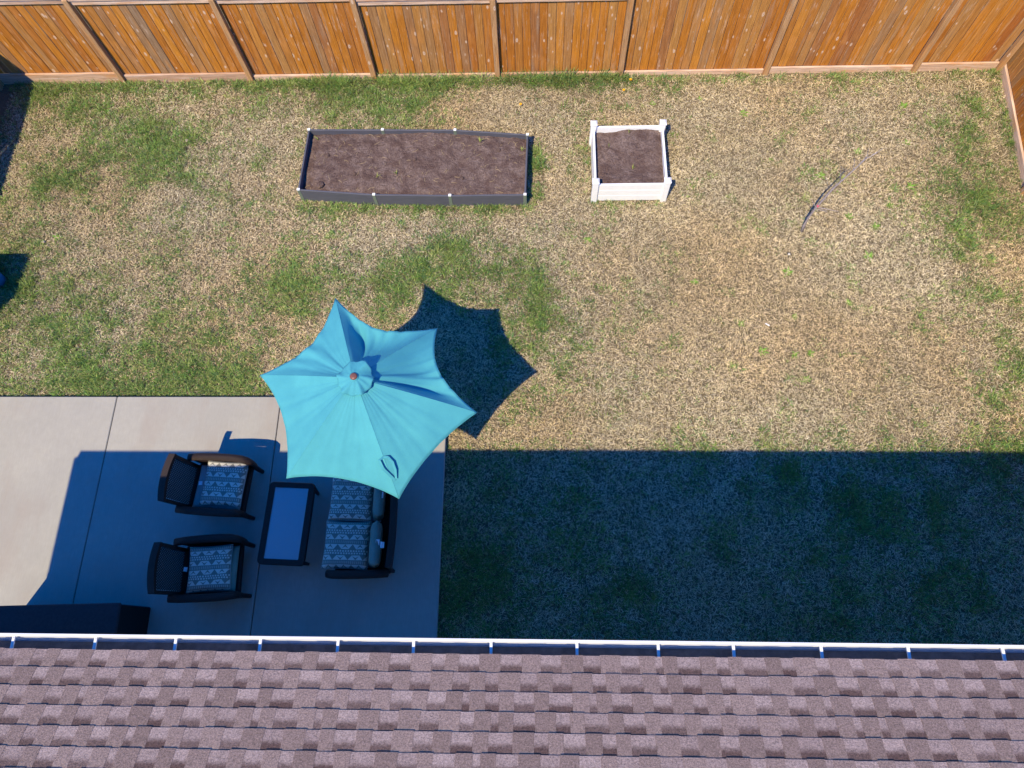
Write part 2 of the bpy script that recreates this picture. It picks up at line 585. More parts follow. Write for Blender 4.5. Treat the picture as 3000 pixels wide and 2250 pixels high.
MAT = dict(
    ground=m_ground(), dry=m_blade("dry_grass_blade", 0.7, 0.2), green=m_blade("green_grass_blade", 0.5, 0.3),
    concrete=m_concrete(),
    board=m_wood("stained_cedar_board", [(0.0, (0.54, 0.205, 0.018)), (0.3, (0.42, 0.145, 0.014)), (0.5, (0.47, 0.225, 0.055)),
                                          (0.64, (0.36, 0.19, 0.075)), (0.75, (0.36, 0.115, 0.02)), (0.85, (0.58, 0.23, 0.022)), (1.0, (0.28, 0.18, 0.10))]),
    post=m_wood("stained_post", [(0.0, (0.50, 0.285, 0.125)), (1.0, (0.44, 0.255, 0.12))]),
    rail=m_wood("pale_rail_wood", [(0.0, (0.76, 0.54, 0.38)), (0.6, (0.66, 0.45, 0.31)), (1.0, (0.52, 0.33, 0.22))], weather=(0.62, 0.50, 0.43), knots=False),
    shingle=m_shingle(), soil=m_soil(), canopy=m_canopy(), wicker=m_wicker(), glass=m_glass(), composite=m_composite(),
    pillow=m_pillow(), cushion=m_fabric_plain("grey_cushion_fabric", (0.30, 0.29, 0.27)),
    cushion2=m_fabric_plain("sage_cushion_fabric", (0.19, 0.23, 0.18)),
    tag=plain("white_label", (0.75, 0.75, 0.76), 0.7),
    vinyl=plain("white_vinyl", (0.74, 0.735, 0.72), 0.4, 0.05, 8),
    gutter=plain("white_aluminium", (0.62, 0.62, 0.63), 0.28, 0.04, 10, spec=0.5),
    gutter_shade=plain("gutter_inside_shade", (0.10, 0.09, 0.085), 0.8, 0.4, 12),
    bracket=plain("grey_green_bracket", (0.13, 0.16, 0.12), 0.5, 0.1),
    siding=plain("vinyl_siding", (0.55, 0.50, 0.44), 0.6, 0.05),
    fascia=plain("white_fascia", (0.75, 0.74, 0.72), 0.5, 0.05),
    deck=plain("roof_deck_felt", (0.05, 0.045, 0.045), 0.9, 0.2),
    pole=plain("bronze_pole", (0.07, 0.05, 0.04), 0.4, 0.1),
    finial=plain("brown_plastic", (0.16, 0.065, 0.05), 0.4, 0.1, 40),
    black=plain("black_plastic", (0.02, 0.02, 0.022), 0.5, 0.2),
    dark_cover=plain("dark_cover_fabric", (0.030, 0.026, 0.030), 0.85, 0.25, 30, 0.3),
    shaded_side=plain("cover_side_shade", (0.010, 0.010, 0.011), 0.7, 0.2, 30),  # cover colour taken nearly to black, shade of the box sides painted in
    bark=plain("grey_bark", (0.31, 0.265, 0.265), 0.85, 0.2, 60, 0.5),
    pink=plain("pink_ribbon", (0.65, 0.10, 0.16), 0.6),
    blue=plain("blue_plastic", (0.02, 0.16, 0.38), 0.35),
    teal=plain("green_plastic_box", (0.12, 0.13, 0.11), 0.5),
    weed=plain("weed_leaf", (0.14, 0.26, 0.03), 0.5, 0.3, 50),
    sprout=plain("pale_shoot", (0.30, 0.33, 0.08), 0.6, 0.3, 50),
    straw=plain("straw", (0.45, 0.33, 0.17), 0.8, 0.3, 50),
    yellow=plain("yellow_petal", (0.75, 0.42, 0.02), 0.6, 0.1),
    stone=plain("pale_stone", (0.45, 0.36, 0.30), 0.9, 0.2, 40, 0.5),
    foot=plain("foot_black", (0.015, 0.014, 0.014), 0.5),
)

# ------------------------------------------------------------------ ground and patio
gmb = MB()
S = 450.0
gmb.add([(-S, -S, 0), (S, -S, 0), (S, S, 0), (-S, S, 0)], [(0, 1, 2, 3)])
ground = gmb.build("ground", MAT['ground'])
ground['kind'] = 'structure'

PZ = 0.12
PY1, PX1 = 3.415, -1.30
patio = MB().box(-9.3, PX1 - 0.015, -0.60, PY1 - 0.015, -0.02, 0.085).build("patio", MAT['concrete'])
patio['kind'] = 'structure'
JX = [-9.3, -6.285, -3.79, PX1]
for a, b in zip(JX[:-1], JX[1:]):
    g = 0.006
    MB().rbox(a + (g if a > -9 else 0), b - (g if b < -2 else 0), -0.60, PY1, 0.03, PZ, 0.008).build("slab", MAT['concrete'], patio)

# ------------------------------------------------------------------ grass
LPF = [(-3.885, 6.955), (-2.63, 6.845), (-1.385, 6.815), (-0.165, 6.82)]
LPB = [(-3.845, 8.16), (-2.585, 8.142), (-1.352, 8.117), (-0.13, 8.004)]
WP = (0.93, 2.13, 6.86, 8.07)

BLOBS = np.array([(-6.52, 7.85, 0.49, 1), (-6.86, 8.15, 0.37, 1), (-7.83, 7.87, 0.41, 0.8), (-7.9, 7.43, 0.26, 0.9), (-8.3, 7.25, 0.37, 0.9), (-5.92, 7.46, 0.32, 0.7), (-8.92, 9.3, 0.43, 0.9), (-8.19, 8.92, 0.26, 0.9), (-3.43, 9.05, 0.71, 0.7), (-4.97, 9.34, 0.34, 0.6), (-2.28, 9.24, 0.91, 0.7), (0.69, 9.24, 0.57, 0.5), (-8.67, 5.85, 0.47, 0.6), (-8.18, 5.17, 0.53, 0.6), (-7.38, 4.67, 0.6, 0.5), (-5.8, 4.19, 1.1, 0.45), (-6.84, 3.89, 1.09, 0.4), (-4.66, 3.88, 0.72, 0.5), (-1.75, 5.55, 0.63, 0.8), (-1.16, 5.8, 0.67, 0.6), (-0.19, 5.38, 0.55, 0.75), (-2.32, 5.14, 0.44, 0.7), (-3.45, 5.31, 0.45, 0.6), (0.03, 4.73, 0.32, 0.8), (0.6, 4.41, 0.25, 0.7), (-3.94, 5.07, 0.45, 0.6), (-3.84, 5.48, 0.3, 0.6), (7.37, 8.73, 0.35, 0.8), (7.12, 8.05, 0.42, 0.8), (7.08, 7.13, 0.48, 0.7), (7.01, 6.42, 0.58, 0.7), (6.79, 5.92, 0.32, 0.9), (7.44, 6.42, 0.29, 0.6), (7.15, 4.17, 0.27, 0.7), (6.65, 3.44, 0.33, 0.7), (7.13, 3.8, 0.27, 0.7), (6.73, 5.1, 0.28, 0.5), (6.98, 5.26, 0.21, 0.6), (4.79, 7.38, 0.23, 0.8), (0.86, 7.85, 0.27, 0.6), (0.07, 7.58, 0.27, 0.7), (3.76, 6.28, 0.18, 0.5), (5.42, 7.98, 0.23, 0.3), (-5.89, 8.23, 0.33, 0.5), (-7.4, 7.96, 0.21, 0.5), (-7.67, 8.86, 0.17, 0.6), (2.39, 9.21, 0.32, 0.5), (0.52, 3.88, 0.42, 0.3), (-0.4, 4.34, 0.36, 0.5), (1.41, 5.12, 0.43, 0.35), (1.34, 3.51, 0.41, 0.3), (-0.37, 2.31, 0.33, 0.5), (-1.04, 2.37, 0.27, 0.5), (4.7, 2.07, 0.7, 0.9), (5.41, 1.75, 0.38, 0.8), (2.28, 2.46, 0.39, 0.6), (3.57, 2.26, 0.39, 0.5), (-0.61, 0.82, 0.57, 0.6), (1.21, 0.66, 0.44, 0.6), (2.57, 1.28, 0.38, 0.5), (4.16, 0.57, 0.49, 0.7), (5.52, 0.7, 0.48, 0.6), (0.61, 1.78, 0.45, 0.5), (6.76, 2.74, 0.32, 0.7), (3.24, 2.87, 0.2, 0.7), (3.83, 3.3, 0.27, 0.4), (6.21, 2.61, 0.32, 0.6)])

def green_amount(x, y):
    base = np.interp(x, [-9.5, -5, -2, 0.5, 2, 6, 7, 8.2], [0.50, 0.44, 0.35, 0.26, 0.15, 0.14, 0.30, 0.36])
    base = base + (fbm(x, y, 3, 4, 0.9) - 0.5) * 0.7 + (fbm(x, y, 9, 3, 3.4) - 0.5) * 0.75
    base = base + 0.24 * ((y < 2.75) & (x > PX1))  # shaded ground grows greener; the extra green also paints the house shade darker
    g = base
    wob = 0.2 + 2.0 * np.clip(fbm(x, y, 21, 3, 4.5) - 0.22, 0, 1)
    for bx, by, br, bw in BLOBS:
        d2 = ((x - bx) ** 2 + (y - by) ** 2) / (br * br)
        g = g + np.where(d2 < 5, bw * np.exp(-1.1 * d2) * wob, 0)
    fence = np.exp(-((y - 9.42) / 0.16) ** 2)
    g = g + fence * np.interp(x, [-9, -4.4, -3.8, 1.2, 1.8, 8], [0.5, 0.5, 0.95, 0.8, 0.45, 0.35])
    g = g + 0.35 * np.exp(-((y - PY1 - 0.1) / 0.2) ** 2) * (x < PX1)
    lp = np.exp(-((y - 6.76) / 0.09) ** 2) * (x > -4.0) * (x < 0.0) + np.exp(-((x - 0.02) / 0.1) ** 2) * (y > 6.9) * (y < 8.1)
    g = g + 0.7 * lp + 0.5 * np.exp(-((y - 6.78) / 0.06) ** 2) * (x > 0.9) * (x < 2.2)
    g = g + 0.5 * np.exp(-((x - 7.98) / 0.1) ** 2)
    return g

def inside_lawn(x, y):
    ok = ~((x < PX1 + 0.012) & (y < PY1 + 0.012))
    ok &= ~((x > WP[0]) & (x < WP[1]) & (y > WP[2]) & (y < WP[3]))
    yf = np.interp(x, [p[0] for p in LPF], [p[1] for p in LPF])
    yb = np.interp(x, [p[0] for p in LPB], [p[1] for p in LPB])
    ok &= ~((x > -3.87) & (x < -0.15) & (y > yf) & (y < yb))
    return ok

def blades(name, n_try, green, density_fn, lenr, widr, elev, z0, palette, matname, seed):
    r = np.random.RandomState(seed)
    x = r.uniform(-9.5, 8.1, n_try)
    y = r.uniform(-0.45, 9.47, n_try)
    keep = inside_lawn(x, y)
    x, y = x[keep], y[keep]
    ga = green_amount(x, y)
    keep = r.rand(len(x)) < density_fn(x, y, ga)
    x, y, ga = x[keep], y[keep], ga[keep]
    n = len(x)
    az = r.uniform(0, 2 * np.pi, n)
    tone = np.ones(n)
    if green:
        per = r.randint(6, 20, n)
        cid = np.repeat(np.arange(n), per)
        cx_, cy_, ga = x[cid], y[cid], ga[cid]
        tone = r.uniform(0.62, 1.45, n)[cid]
        hue = r.randint(0, 6, n)[cid]
        size = r.uniform(0.65, 1.35, n)[cid]
        m = len(cid)
        ox, oy = r.normal(0, 0.021, m) * size, r.normal(0, 0.021, m) * size
        az = np.arctan2(oy, ox) + r.normal(0, 0.7, m)
        x, y = cx_ + ox, cy_ + oy
        k2 = inside_lawn(x, y)
        x, y, ga, az, tone, hue, size = x[k2], y[k2], ga[k2], az[k2], tone[k2], hue[k2], size[k2]
        n = len(x)
    tall = 1.0 + 0.9 * np.exp(-((y - 9.40) / 0.10) ** 2) * np.interp(x, [-4.3, -3.8, 1.3, 1.9], [0.15, 1, 1, 0.15]) if green else np.ones(n)
    L = r.uniform(*lenr, n) * tall
    if green:
        L *= np.clip(0.7 + 0.5 * ga, 0.7, 1.35) * size
    W = r.uniform(*widr, n) * 0.5
    e1 = np.radians(r.uniform(*elev, n))
    e2 = e1 - np.radians(r.uniform(5, 45, n)) * (1 if green else 0.5)
    zb = r.uniform(*z0, n)
    dx, dy = np.cos(az), np.sin(az)
    px, py = -dy, dx
    tw = r.uniform(-0.6, 0.6, n)
    V = np.empty((n, 4, 3), np.float32)
    V[:, 0] = np.stack([x, y, zb], 1)
    mx = x + dx * np.cos(e1) * L * 0.5
    my = y + dy * np.cos(e1) * L * 0.5
    mz = zb + np.sin(e1) * L * 0.5
    V[:, 1] = np.stack([mx + px * W, my + py * W, mz + tw * W], 1)
    V[:, 2] = np.stack([mx - px * W, my - py * W, mz - tw * W], 1)
    V[:, 3] = np.stack([mx + dx * np.cos(e2) * L * 0.5, my + dy * np.cos(e2) * L * 0.5, np.maximum(mz + np.sin(e2) * L * 0.5, 0.004)], 1)
    me = bpy.data.meshes.new(name)
    me.vertices.add(4 * n)
    me.vertices.foreach_set('co', V.reshape(-1))
    me.loops.add(6 * n)
    base = (np.arange(n) * 4)[:, None]
    idx = (base + np.array([0, 2, 1, 1, 2, 3])[None]).astype(np.int32)
    me.loops.foreach_set('vertex_index', idx.reshape(-1))
    me.polygons.add(2 * n)
    me.polygons.foreach_set('loop_start', np.arange(0, 6 * n, 3, dtype=np.int32))
    pal = np.array(palette, np.float32)
    k = hue if green else r.randint(0, len(pal), n)
    t = r.rand(n, 1).astype(np.float32)
    c = pal[k] * (1 - t) + pal[(k + 1) % len(pal)] * t
    big = fbm(x, y, 33, 3, 0.55)[:, None]
    if green:
        c = c * (0.85 + 0.5 * big) * r.uniform(0.75, 1.3, (n, 1)) * tone[:, None]
    else:
        c = c * (0.82 + 0.36 * big) * r.uniform(0.62, 1.25, (n, 1)) * (0.80 + 0.40 * fbm(x, y, 51, 2, 9.0)[:, None])
        warm = np.clip((fbm(x, y, 41, 3, 0.7) - 0.5) * 2.2, -0.5, 0.5)[:, None]
        c = c * (1 + warm * np.array([[0.04, -0.06, -0.18]]))
    c4 = np.ones((n, 4, 4), np.float32)
    c4[:, :, :3] = c[:, None, :]
    me.update(calc_edges=True)
    att = me.color_attributes.new("tint", 'FLOAT_COLOR', 'POINT')
    att.data.foreach_set('color', c4.reshape(-1))
    me.materials.append(MAT[matname])
    o = link(name, me)
    o['kind'] = 'stuff'
    return o

DRY = [(0.70, 0.555, 0.36), (0.58, 0.445, 0.26), (0.74, 0.62, 0.42), (0.44, 0.325, 0.165), (0.66, 0.53, 0.33), (0.54, 0.46, 0.22)]
GREEN = [(0.125, 0.215, 0.035), (0.080, 0.175, 0.045), (0.185, 0.255, 0.045), (0.065, 0.150, 0.055), (0.21, 0.27, 0.065), (0.25, 0.28, 0.09)]
dry = blades("dry_grass", 640000, False, lambda x, y, g: np.clip(1.02 - 0.55 * np.clip(g, 0, 1.2), 0.25, 1),
             (0.035, 0.09), (0.0035, 0.0085), (2, 38), (0.0, 0.022), DRY, 'dry', 11)
dry['label'] = "dry straw coloured grass covering most of the lawn"
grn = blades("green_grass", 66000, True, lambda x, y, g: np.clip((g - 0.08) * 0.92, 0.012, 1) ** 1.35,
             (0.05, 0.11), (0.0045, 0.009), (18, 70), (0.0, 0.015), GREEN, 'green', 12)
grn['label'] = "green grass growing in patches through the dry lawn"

# ------------------------------------------------------------------ fences
BOARD_CACHE = {}
def board_mesh(w, h, t=0.018):
    key = (round(w, 2), round(h, 2))
    if key not in BOARD_CACHE:
        BOARD_CACHE[key] = MB().rbox(-key[0] / 2 + 0.002, key[0] / 2 - 0.002, -t, 0, 0, key[1], 0.008).mesh("board", MAT['board'])
    return BOARD_CACHE[key], key[0]

def rail_piece(name, x0, x1, y0, y1, z0, z1, parent, mat='rail', r=0.006):
    """horizontal timber; mesh runs along local Z so that its grain follows its length"""
    L = x1 - x0
    o = MB().rbox(z0, z1, y0, y1, 0, L, r).build(name, MAT[mat], parent)
    o.rotation_euler = (0, math.radians(90), 0)   # local z -> x, local x -> -z
    o.location = (x0, 0, 0)
    o.scale = (-1, 1, 1)
    return o

def fence_run(root, posts, zlo, ztop, seed, skip_first=False):
    """posts: centre positions along local X; boards stand behind local y=0.05, lawn is on -y"""
    r = random.Random(seed)
    for i, p in enumerate(posts):
        if skip_first and i == 0:
            continue
        zt = max(ztop[max(i - 1, 0)], ztop[min(i, len(ztop) - 1)]) + 0.10
        MB().rbox(-0.045, 0.045, -0.045, 0.045, -0.05, zt, 0.006).build("post", MAT['post'], root, loc=(p, 0, 0))
    for i in range(len(posts) - 1):
        a, b = posts[i] + 0.045, posts[i + 1] - 0.045
        zl, zt = zlo[i], ztop[i]
        rail_piece("bottom_rail", a, b, 0.003, 0.042, -0.01, zl, root)
        rail_piece("top_rail", a, b, 0.003, 0.042, zt, zt + 0.088, root)
        rail_piece("cap_rail", a - 0.03, b + 0.03, -0.02, 0.11, zt + 0.0895, zt + 0.125, root)
        n = max(1, round((b - a) / 0.143))
        w = (b - a) / n
        for k in range(n):
            me, bw = board_mesh(0.14, 1.5)
            o = link("board", me, root, (a + (k + 0.5) * w, 0.063 + r.uniform(-0.004, 0.003), zl - 0.012))
            o.scale = (w / bw, 1, (zt - zl + 0.03) / 1.5)

back = thing("board_fence", "orange stained board fence with square posts running behind the two planters", "fence", (0, 9.50, 0), group=None)
fence_run(back, [-9.76, -7.455, -5.115, -2.88, -0.67, 1.505, 4.055, 6.615, 8.06],
          [0.225, 0.175, 0.115, 0.085, 0.085, 0.09, 0.13, 0.17],
          [1.69, 1.66, 1.64, 1.56, 1.57, 1.61, 1.65, 1.65], 3)
# right-hand fence, starts at the far corner and runs back towards the house
right = thing("board_fence", "orange stained side fence meeting the long fence in a corner", "fence", (8.10, 9.44, 0), math.radians(-94.2))
fence_run(right, [-0.13, 2.47, 4.9, 7.3, 9.7], [0.15, 0.11, 0.12, 0.12], [1.62, 1.56, 1.56, 1.56], 5, True)
left = thing("board_fence", "board fence beside the garden storage box, shading the lawn at the far corner", "fence", (-9.76, 0.2, 0), math.radians(90))
fence_run(left, [0.0, 2.3, 4.6, 6.9, 9.2], [0.15, 0.15, 0.15, 0.2], [1.62, 1.62, 1.66, 1.72], 6)

# ------------------------------------------------------------------ house
house = thing("house", "house with brown shingle roof and white gutter beside the patio", "house", (0, 0, 0))
HX0, HX1 = -8.14, 7.6
EY, EZ = -0.085, 4.19           # shingle edge
AL = math.atan(0.5)
ca, sa = math.cos(AL), math.sin(AL)
RD = 5.0                         # half depth of the roof
wx0, wx1, wy1 = -7.27, 7.1, -0.52
MB().box(wx0, wx1, wy1 - 8.6, wy1, 0.0, 4.0).build("wall", MAT['siding'], house)
roof = MB()
yb = EY - 2 * RD
rz = EZ + RD * 0.5 - 0.012
e0 = EZ - 0.012
roof.add([(HX0, EY - 0.01, e0), (HX1, EY - 0.01, e0), (HX1 - RD, EY - RD, rz), (HX0 + RD, EY - RD, rz), (HX0, yb, e0), (HX1, yb, e0)],
         [(0, 1, 2, 3), (4, 3, 2, 5), (0, 3, 4), (1, 5, 2)])
roof.add([(HX0, EY - 0.01, e0 - 0.03), (HX1, EY - 0.01, e0 - 0.03), (HX1, yb, e0 - 0.03), (HX0, yb, e0 - 0.03)], [(0, 3, 2, 1)])
roof_o = roof.build("roof", MAT['deck'], house)
MB().box(HX0 + 0.12, HX1 - 0.12, EY - 0.035, EY - 0.012, EZ - 0.20, EZ - 0.045).build("fascia", MAT['fascia'], house)

# shingles: each unit is a flat printed piece and a raised tab beside it
EXPO = 0.1435
def shingle_unit(wA, wB, serial, thick=(0.0025, 0.0056)):
    """local: x along the eave, y up the slope, z out of the roof"""
    v, f, uv = [], [], []
    def slab(x0, x1, t, u, jy):
        o = len(v)
        Ls = EXPO + 0.02
        lift0, lift1 = 0.0068, 0.0005
        for (x, y, z) in ((x0, jy, -0.004), (x1, jy, -0.004), (x0, Ls, -0.004), (x1, Ls, -0.004),
                          (x0, jy, lift0 + t), (x1, jy, lift0 + t), (x0, Ls, lift1 + t * 0.4), (x1, Ls, lift1 + t * 0.4)):
            v.append((x, y, z))
            uv.append((u, max(0.0, y) / EXPO))
        for q in ((4, 5, 7, 6), (0, 1, 5, 4), (0, 4, 6, 2), (1, 3, 7, 5)):
            f.append(tuple(i + o for i in q))
    slab(0, wA, thick[0], serial + 0.25, 0.003)
    slab(wA, wA + wB, thick[1], serial + 0.75, 0.0)
    return v, f, uv

def uv_mesh(name, v, f, uv, mat, smooth=False):
    me = bpy.data.meshes.new(name)
    me.from_pydata(v, [], f)
    lay = me.uv_layers.new(name="UVMap")
    li = np.empty(len(me.loops), np.int32)
    me.loops.foreach_get('vertex_index', li)
    lay.data.foreach_set('uv', np.array(uv, np.float32)[li].reshape(-1))
    if smooth:
        me.polygons.foreach_set('use_smooth', [True] * len(me.polygons))
    me.materials.append(mat)
    me.update()
    return me

rs = random.Random(17)
UNITS = []
for k in range(16):
    wA, wB = rs.uniform(0.095, 0.175), rs.uniform(0.085, 0.165)
    if k % 7 == 3:
        wA, wB = 0.055, 0.12
    UNITS.append((wA + wB, uv_mesh("shingle", *shingle_unit(wA, wB, k * 3 + 1), MAT['shingle']), (wA, wB)))
slope_m = Matrix.Rotation(0, 4, 'Z')
def slope_point(x, s, h=0.0):
    return Vector((x, EY - s * ca + h * sa, EZ + s * sa + h * ca))
# local x axis must run along -X so that (x, up-slope, out) stays right-handed
BASIS = Matrix(((-1, 0, 0), (0, -ca, sa), (0, sa, ca)))
far_v, far_f, far_uv = [], [], []
n_sh = 0
for row in range(0, 38):
    s = row * EXPO
    lim0, lim1 = HX0 + s * ca, HX1 - s * ca
    near = row < 7
    x = lim1 - rs.uniform(0.0, 0.25)
    xa, xb = (-4.55 + row * 0.07, 4.15 - row * 0.06)
    while x > lim0 + 0.3:
        w, me, (wA, wB) = rs.choice(UNITS)
        if near and x > xa and x - w < xb:
            o = link("shingle", me, roof_o)
            o.matrix_local = Matrix.Translation(slope_point(x, s + rs.uniform(-0.0025, 0.0025))) @ (BASIS @ Matrix.Rotation(rs.uniform(-0.004, 0.004), 3, 'Z')).to_4x4()
            n_sh += 1
        else:
            v, f, uv = shingle_unit(wA, wB, rs.randint(0, 4000))
            o0 = len(far_v)
            P = slope_point(x, s)
            far_v += [tuple(P + BASIS @ Vector(q)) for q in v]
            far_f += [tuple(i + o0 for i in q) for q in f]
            far_uv += uv
        x -= w + 0.001
far_o = link("outer_shingles", uv_mesh("outer_shingles", far_v, far_f, far_uv, MAT['shingle']), roof_o)
far_o['kind'] = 'stuff'

# gutter: open K-profile trough with a rolled front lip
gut = MB()
GZ = EZ - 0.062
prof = [(-0.105, GZ + 0.0), (-0.105, GZ - 0.10), (-0.02, GZ - 0.10), (0.004, GZ - 0.055), (0.018, GZ - 0.02), (0.030, GZ + 0.004), (0.010, GZ + 0.006),
        (0.006, GZ - 0.010), (0.010, GZ - 0.011), (0.013, GZ - 0.001), (0.021, GZ - 0.003), (0.012, GZ - 0.024), (-0.001, GZ - 0.058), (-0.023, GZ - 0.096), (-0.100, GZ - 0.096), (-0.100, GZ)]
gut.sweep(prof, [((HX0 + 0.08, 0, 0), (0, 1, 0), (0, 0, 1)), ((HX1, 0, 0), (0, 1, 0), (0, 0, 1))])
gutter = gut.build("gutter", MAT['gutter'], house)
MB().box(HX0 + 0.09, HX1 - 0.01, -0.099, -0.026, GZ - 0.0955, GZ - 0.083).build("shade_strip", MAT['gutter_shade'], gutter)  # dark strip standing in for the shade inside the trough
side = MB().sweep(prof, [((0, HX0 - 0.02, 0), (-1, 0, 0), (0, 0, 1)), ((0, yb, 0), (-1, 0, 0), (0, 0, 1))])
side.v = [(p[0] + HX0 - 0.02, p[1] - HX0 if False else p[1], p[2]) for p in side.v]
side = MB().sweep(prof, [((HX0 + 0.075, -0.13, 0), (-1, 0, 0), (0, 0, 1)), ((HX0 + 0.075, yb, 0), (-1, 0, 0), (0, 0, 1))])
side.build("side_gutter", MAT['gutter'], house)
hx = [-4.11, -3.45, -2.81, -2.14, -1.53, -0.94, -0.34, 0.32, 0.94, 1.51, 2.17, 2.82, 3.52]
hx = [-7.9, -7.3, -6.65, -6.0, -5.35, -4.73] + [x * 1.012 for x in hx] + [4.2, 4.85, 5.5, 6.1, 6.75, 7.35]
hm = MB()
hm.box(-0.011, 0.011, -0.104, 0.010, -0.0125, -0.0095)
hm.box(-0.011, -0.0085, -0.104, 0.008, -0.0225, -0.0125)
hm.box(0.0085, 0.011, -0.104, 0.008, -0.0225, -0.0125)
hm.tube([(0, -0.004, -0.010), (0, -0.004, -0.004)], 0.0045, 8)
hme = hm.mesh("hanger", MAT['gutter'])
for x in hx:
    link("hanger", hme, gutter, (x, 0, GZ + 0.006))

# ------------------------------------------------------------------ dark box by the house
cab = thing("storage_bench", "long dark box with a flat covered lid standing by the house wall", "storage box", (-6.2, 0, PZ), math.radians(1.9))
MB().rbox(-0.76, 1.02, -0.42, 0.37, -0.005, 0.74, 0.015).build("body", MAT['shaded_side'], cab)
MB().rbox(-0.78, 1.035, -0.44, 0.385, 0.741, 0.79, 0.014).build("lid", MAT['dark_cover'], cab)

# ------------------------------------------------------------------ planters
def soil_patch(poly_fn, nx, ny, zfn, name, parent):
    v, f = [], []
    for j in range(ny + 1):
        for i in range(nx + 1):
            x, y = poly_fn(i / nx, j / ny)
            v.append((x, y, zfn(x, y, i / nx, j / ny)))
    for j in range(ny):
        for i in range(nx):
            a = j * (nx + 1) + i
            f.append((a, a + 1, a + nx + 2, a + nx + 1))
    return MB().add(v, f).build(name, MAT['soil'], parent, smooth=True)

def clods(parent, spots, seed, zfn):
    r = random.Random(seed)
    for (x, y, s) in spots:
        mb = MB()
        prof = [(0.0, -0.5), (0.7, -0.35), (1.0, 0.0), (0.75, 0.45), (0.0, 0.6)]
        mb.lathe([(a * s, b * s) for a, b in prof], (0, 0, 0), 7)
        mb.v = [(p[0] * r.uniform(0.75, 1.25), p[1] * r.uniform(0.75, 1.25), p[2] * r.uniform(0.8, 1.2)) for p in mb.v]
        mb.build("soil_clod", MAT['soil'], parent, smooth=True, loc=(x, y, zfn(x, y) + s * 0.25))

lp = thing("raised_bed", "long dark grey composite raised bed filled with soil, on the lawn before the fence", "planter", (0, 0, 0))
def plank(parent, p, q, z0, z1, mat, name="side_board", t=0.028, gap=0.012, grooves=0):
    p, q = Vector((*p, 0)), Vector((*q, 0))
    d = q - p
    L = d.length
    o = MB().rbox(gap, L - gap, -t / 2, t / 2, z0, z1, 0.004).build(name, MAT[mat], parent)
    o.location = p
    o.rotation_euler.z = math.atan2(d.y, d.x)
    return o
LH = 0.29
ring = LPF + LPB[::-1]
for i in range(len(ring)):
    plank(lp, ring[i], ring[(i + 1) % len(ring)], -0.01, LH, 'composite')
cen = Vector((-2.0, 7.5, 0))
for i, p in enumerate(ring):
    a, b = Vector((*ring[i - 1], 0)), Vector((*ring[(i + 1) % len(ring)], 0))
    ang = math.atan2((b - a).y, (b - a).x) if i not in (0, 3, 4, 7) else 0.0
    br = MB().rbox(-0.027, 0.027, -0.021, 0.021, -0.02, LH + 0.004, 0.004).build("bracket", MAT['bracket'], lp, loc=(p[0], p[1], 0))
    br.rotation_euler.z = ang
    MB().rbox(-0.024, 0.024, -0.022, 0.022, LH + 0.0045, LH + 0.016, 0.003).build("cap", MAT['vinyl'], br)
def lp_z(x, y, u=None, v=None):
    b = fbm(x, y, 5, 5, 3.2) * 0.085 + fbm(x, y, 6, 3, 14) * 0.034
    yb_ = np.interp(x, [p[0] for p in LPB], [p[1] for p in LPB])
    t = np.clip((y - 6.85) / (yb_ - 6.85), 0, 1)
    return float(0.135 + b + 0.03 * np.sin(np.pi * t) + 0.018 * np.exp(-((x + 1.9) / 0.35) ** 2) * t * t - 0.05 * np.clip((-3.55 - x) / 0.3, 0, 1))
def lp_xy(u, v):
    x = -3.86 + 3.715 * u
    y0 = np.interp(x, [p[0] for p in LPF], [p[1] for p in LPF])
    y1 = np.interp(x, [p[0] for p in LPB], [p[1] for p in LPB])
    return x, float(y0 + (y1 - y0) * v)
soil_patch(lp_xy, 150, 50, lp_z, "soil", lp)
clods(lp, [(-3.50, 7.68, 0.045), (-3.55, 7.08, 0.065), (-3.0, 7.3, 0.03), (-2.0, 7.55, 0.028), (-1.2, 7.2, 0.03), (-0.6, 7.75, 0.03)], 4, lp_z)
st = MB()
rr = random.Random(5)
for k in range(110):
    x, y = lp_xy(rr.uniform(0.03, 0.97), rr.uniform(0.05, 0.95))
    a = rr.uniform(0, 6.28)
    L = rr.uniform(0.02, 0.07)
    z = lp_z(x, y) + 0.006
    st.tube([(x, y, z), (x + math.cos(a) * L, y + math.sin(a) * L, z + rr.uniform(0, 0.02)), (x + math.cos(a + 0.2) * L * 1.8, y + math.sin(a + 0.2) * L * 1.8, z + 0.004)], 0.0022, 4)
so = st.build("straw_bits", MAT['straw'], lp)
so['kind'] = 'stuff'

wpz = 0.55
wp = thing("raised_bed", "square white vinyl raised bed with capped corner posts, filled with soil", "planter", (0, 0, 0))
wc = [(0.965, 6.90), (2.10, 6.905), (2.095, 8.035), (0.965, 8.03)]
for (x, y) in wc:
    po = MB().rbox(-0.048, 0.048, -0.048, 0.048, -0.01, 0.50, 0.006).build("corner_post", MAT['vinyl'], wp, loc=(x, y, 0))
    cp = MB()
    cp.rbox(-0.056, 0.056, -0.056, 0.056, 0.4985, 0.525, 0.006)
    cp.add([(-0.05, -0.05, 0.524), (0.05, -0.05, 0.524), (0.05, 0.05, 0.524), (-0.05, 0.05, 0.524), (-0.02, -0.02, 0.55), (0.02, -0.02, 0.55), (0.02, 0.02, 0.55), (-0.02, 0.02, 0.55)],
           [(0, 1, 5, 4), (1, 2, 6, 5), (2, 3, 7, 6), (3, 0, 4, 7), (4, 5, 6, 7)])
    cp.build("post_cap", MAT['vinyl'], po)
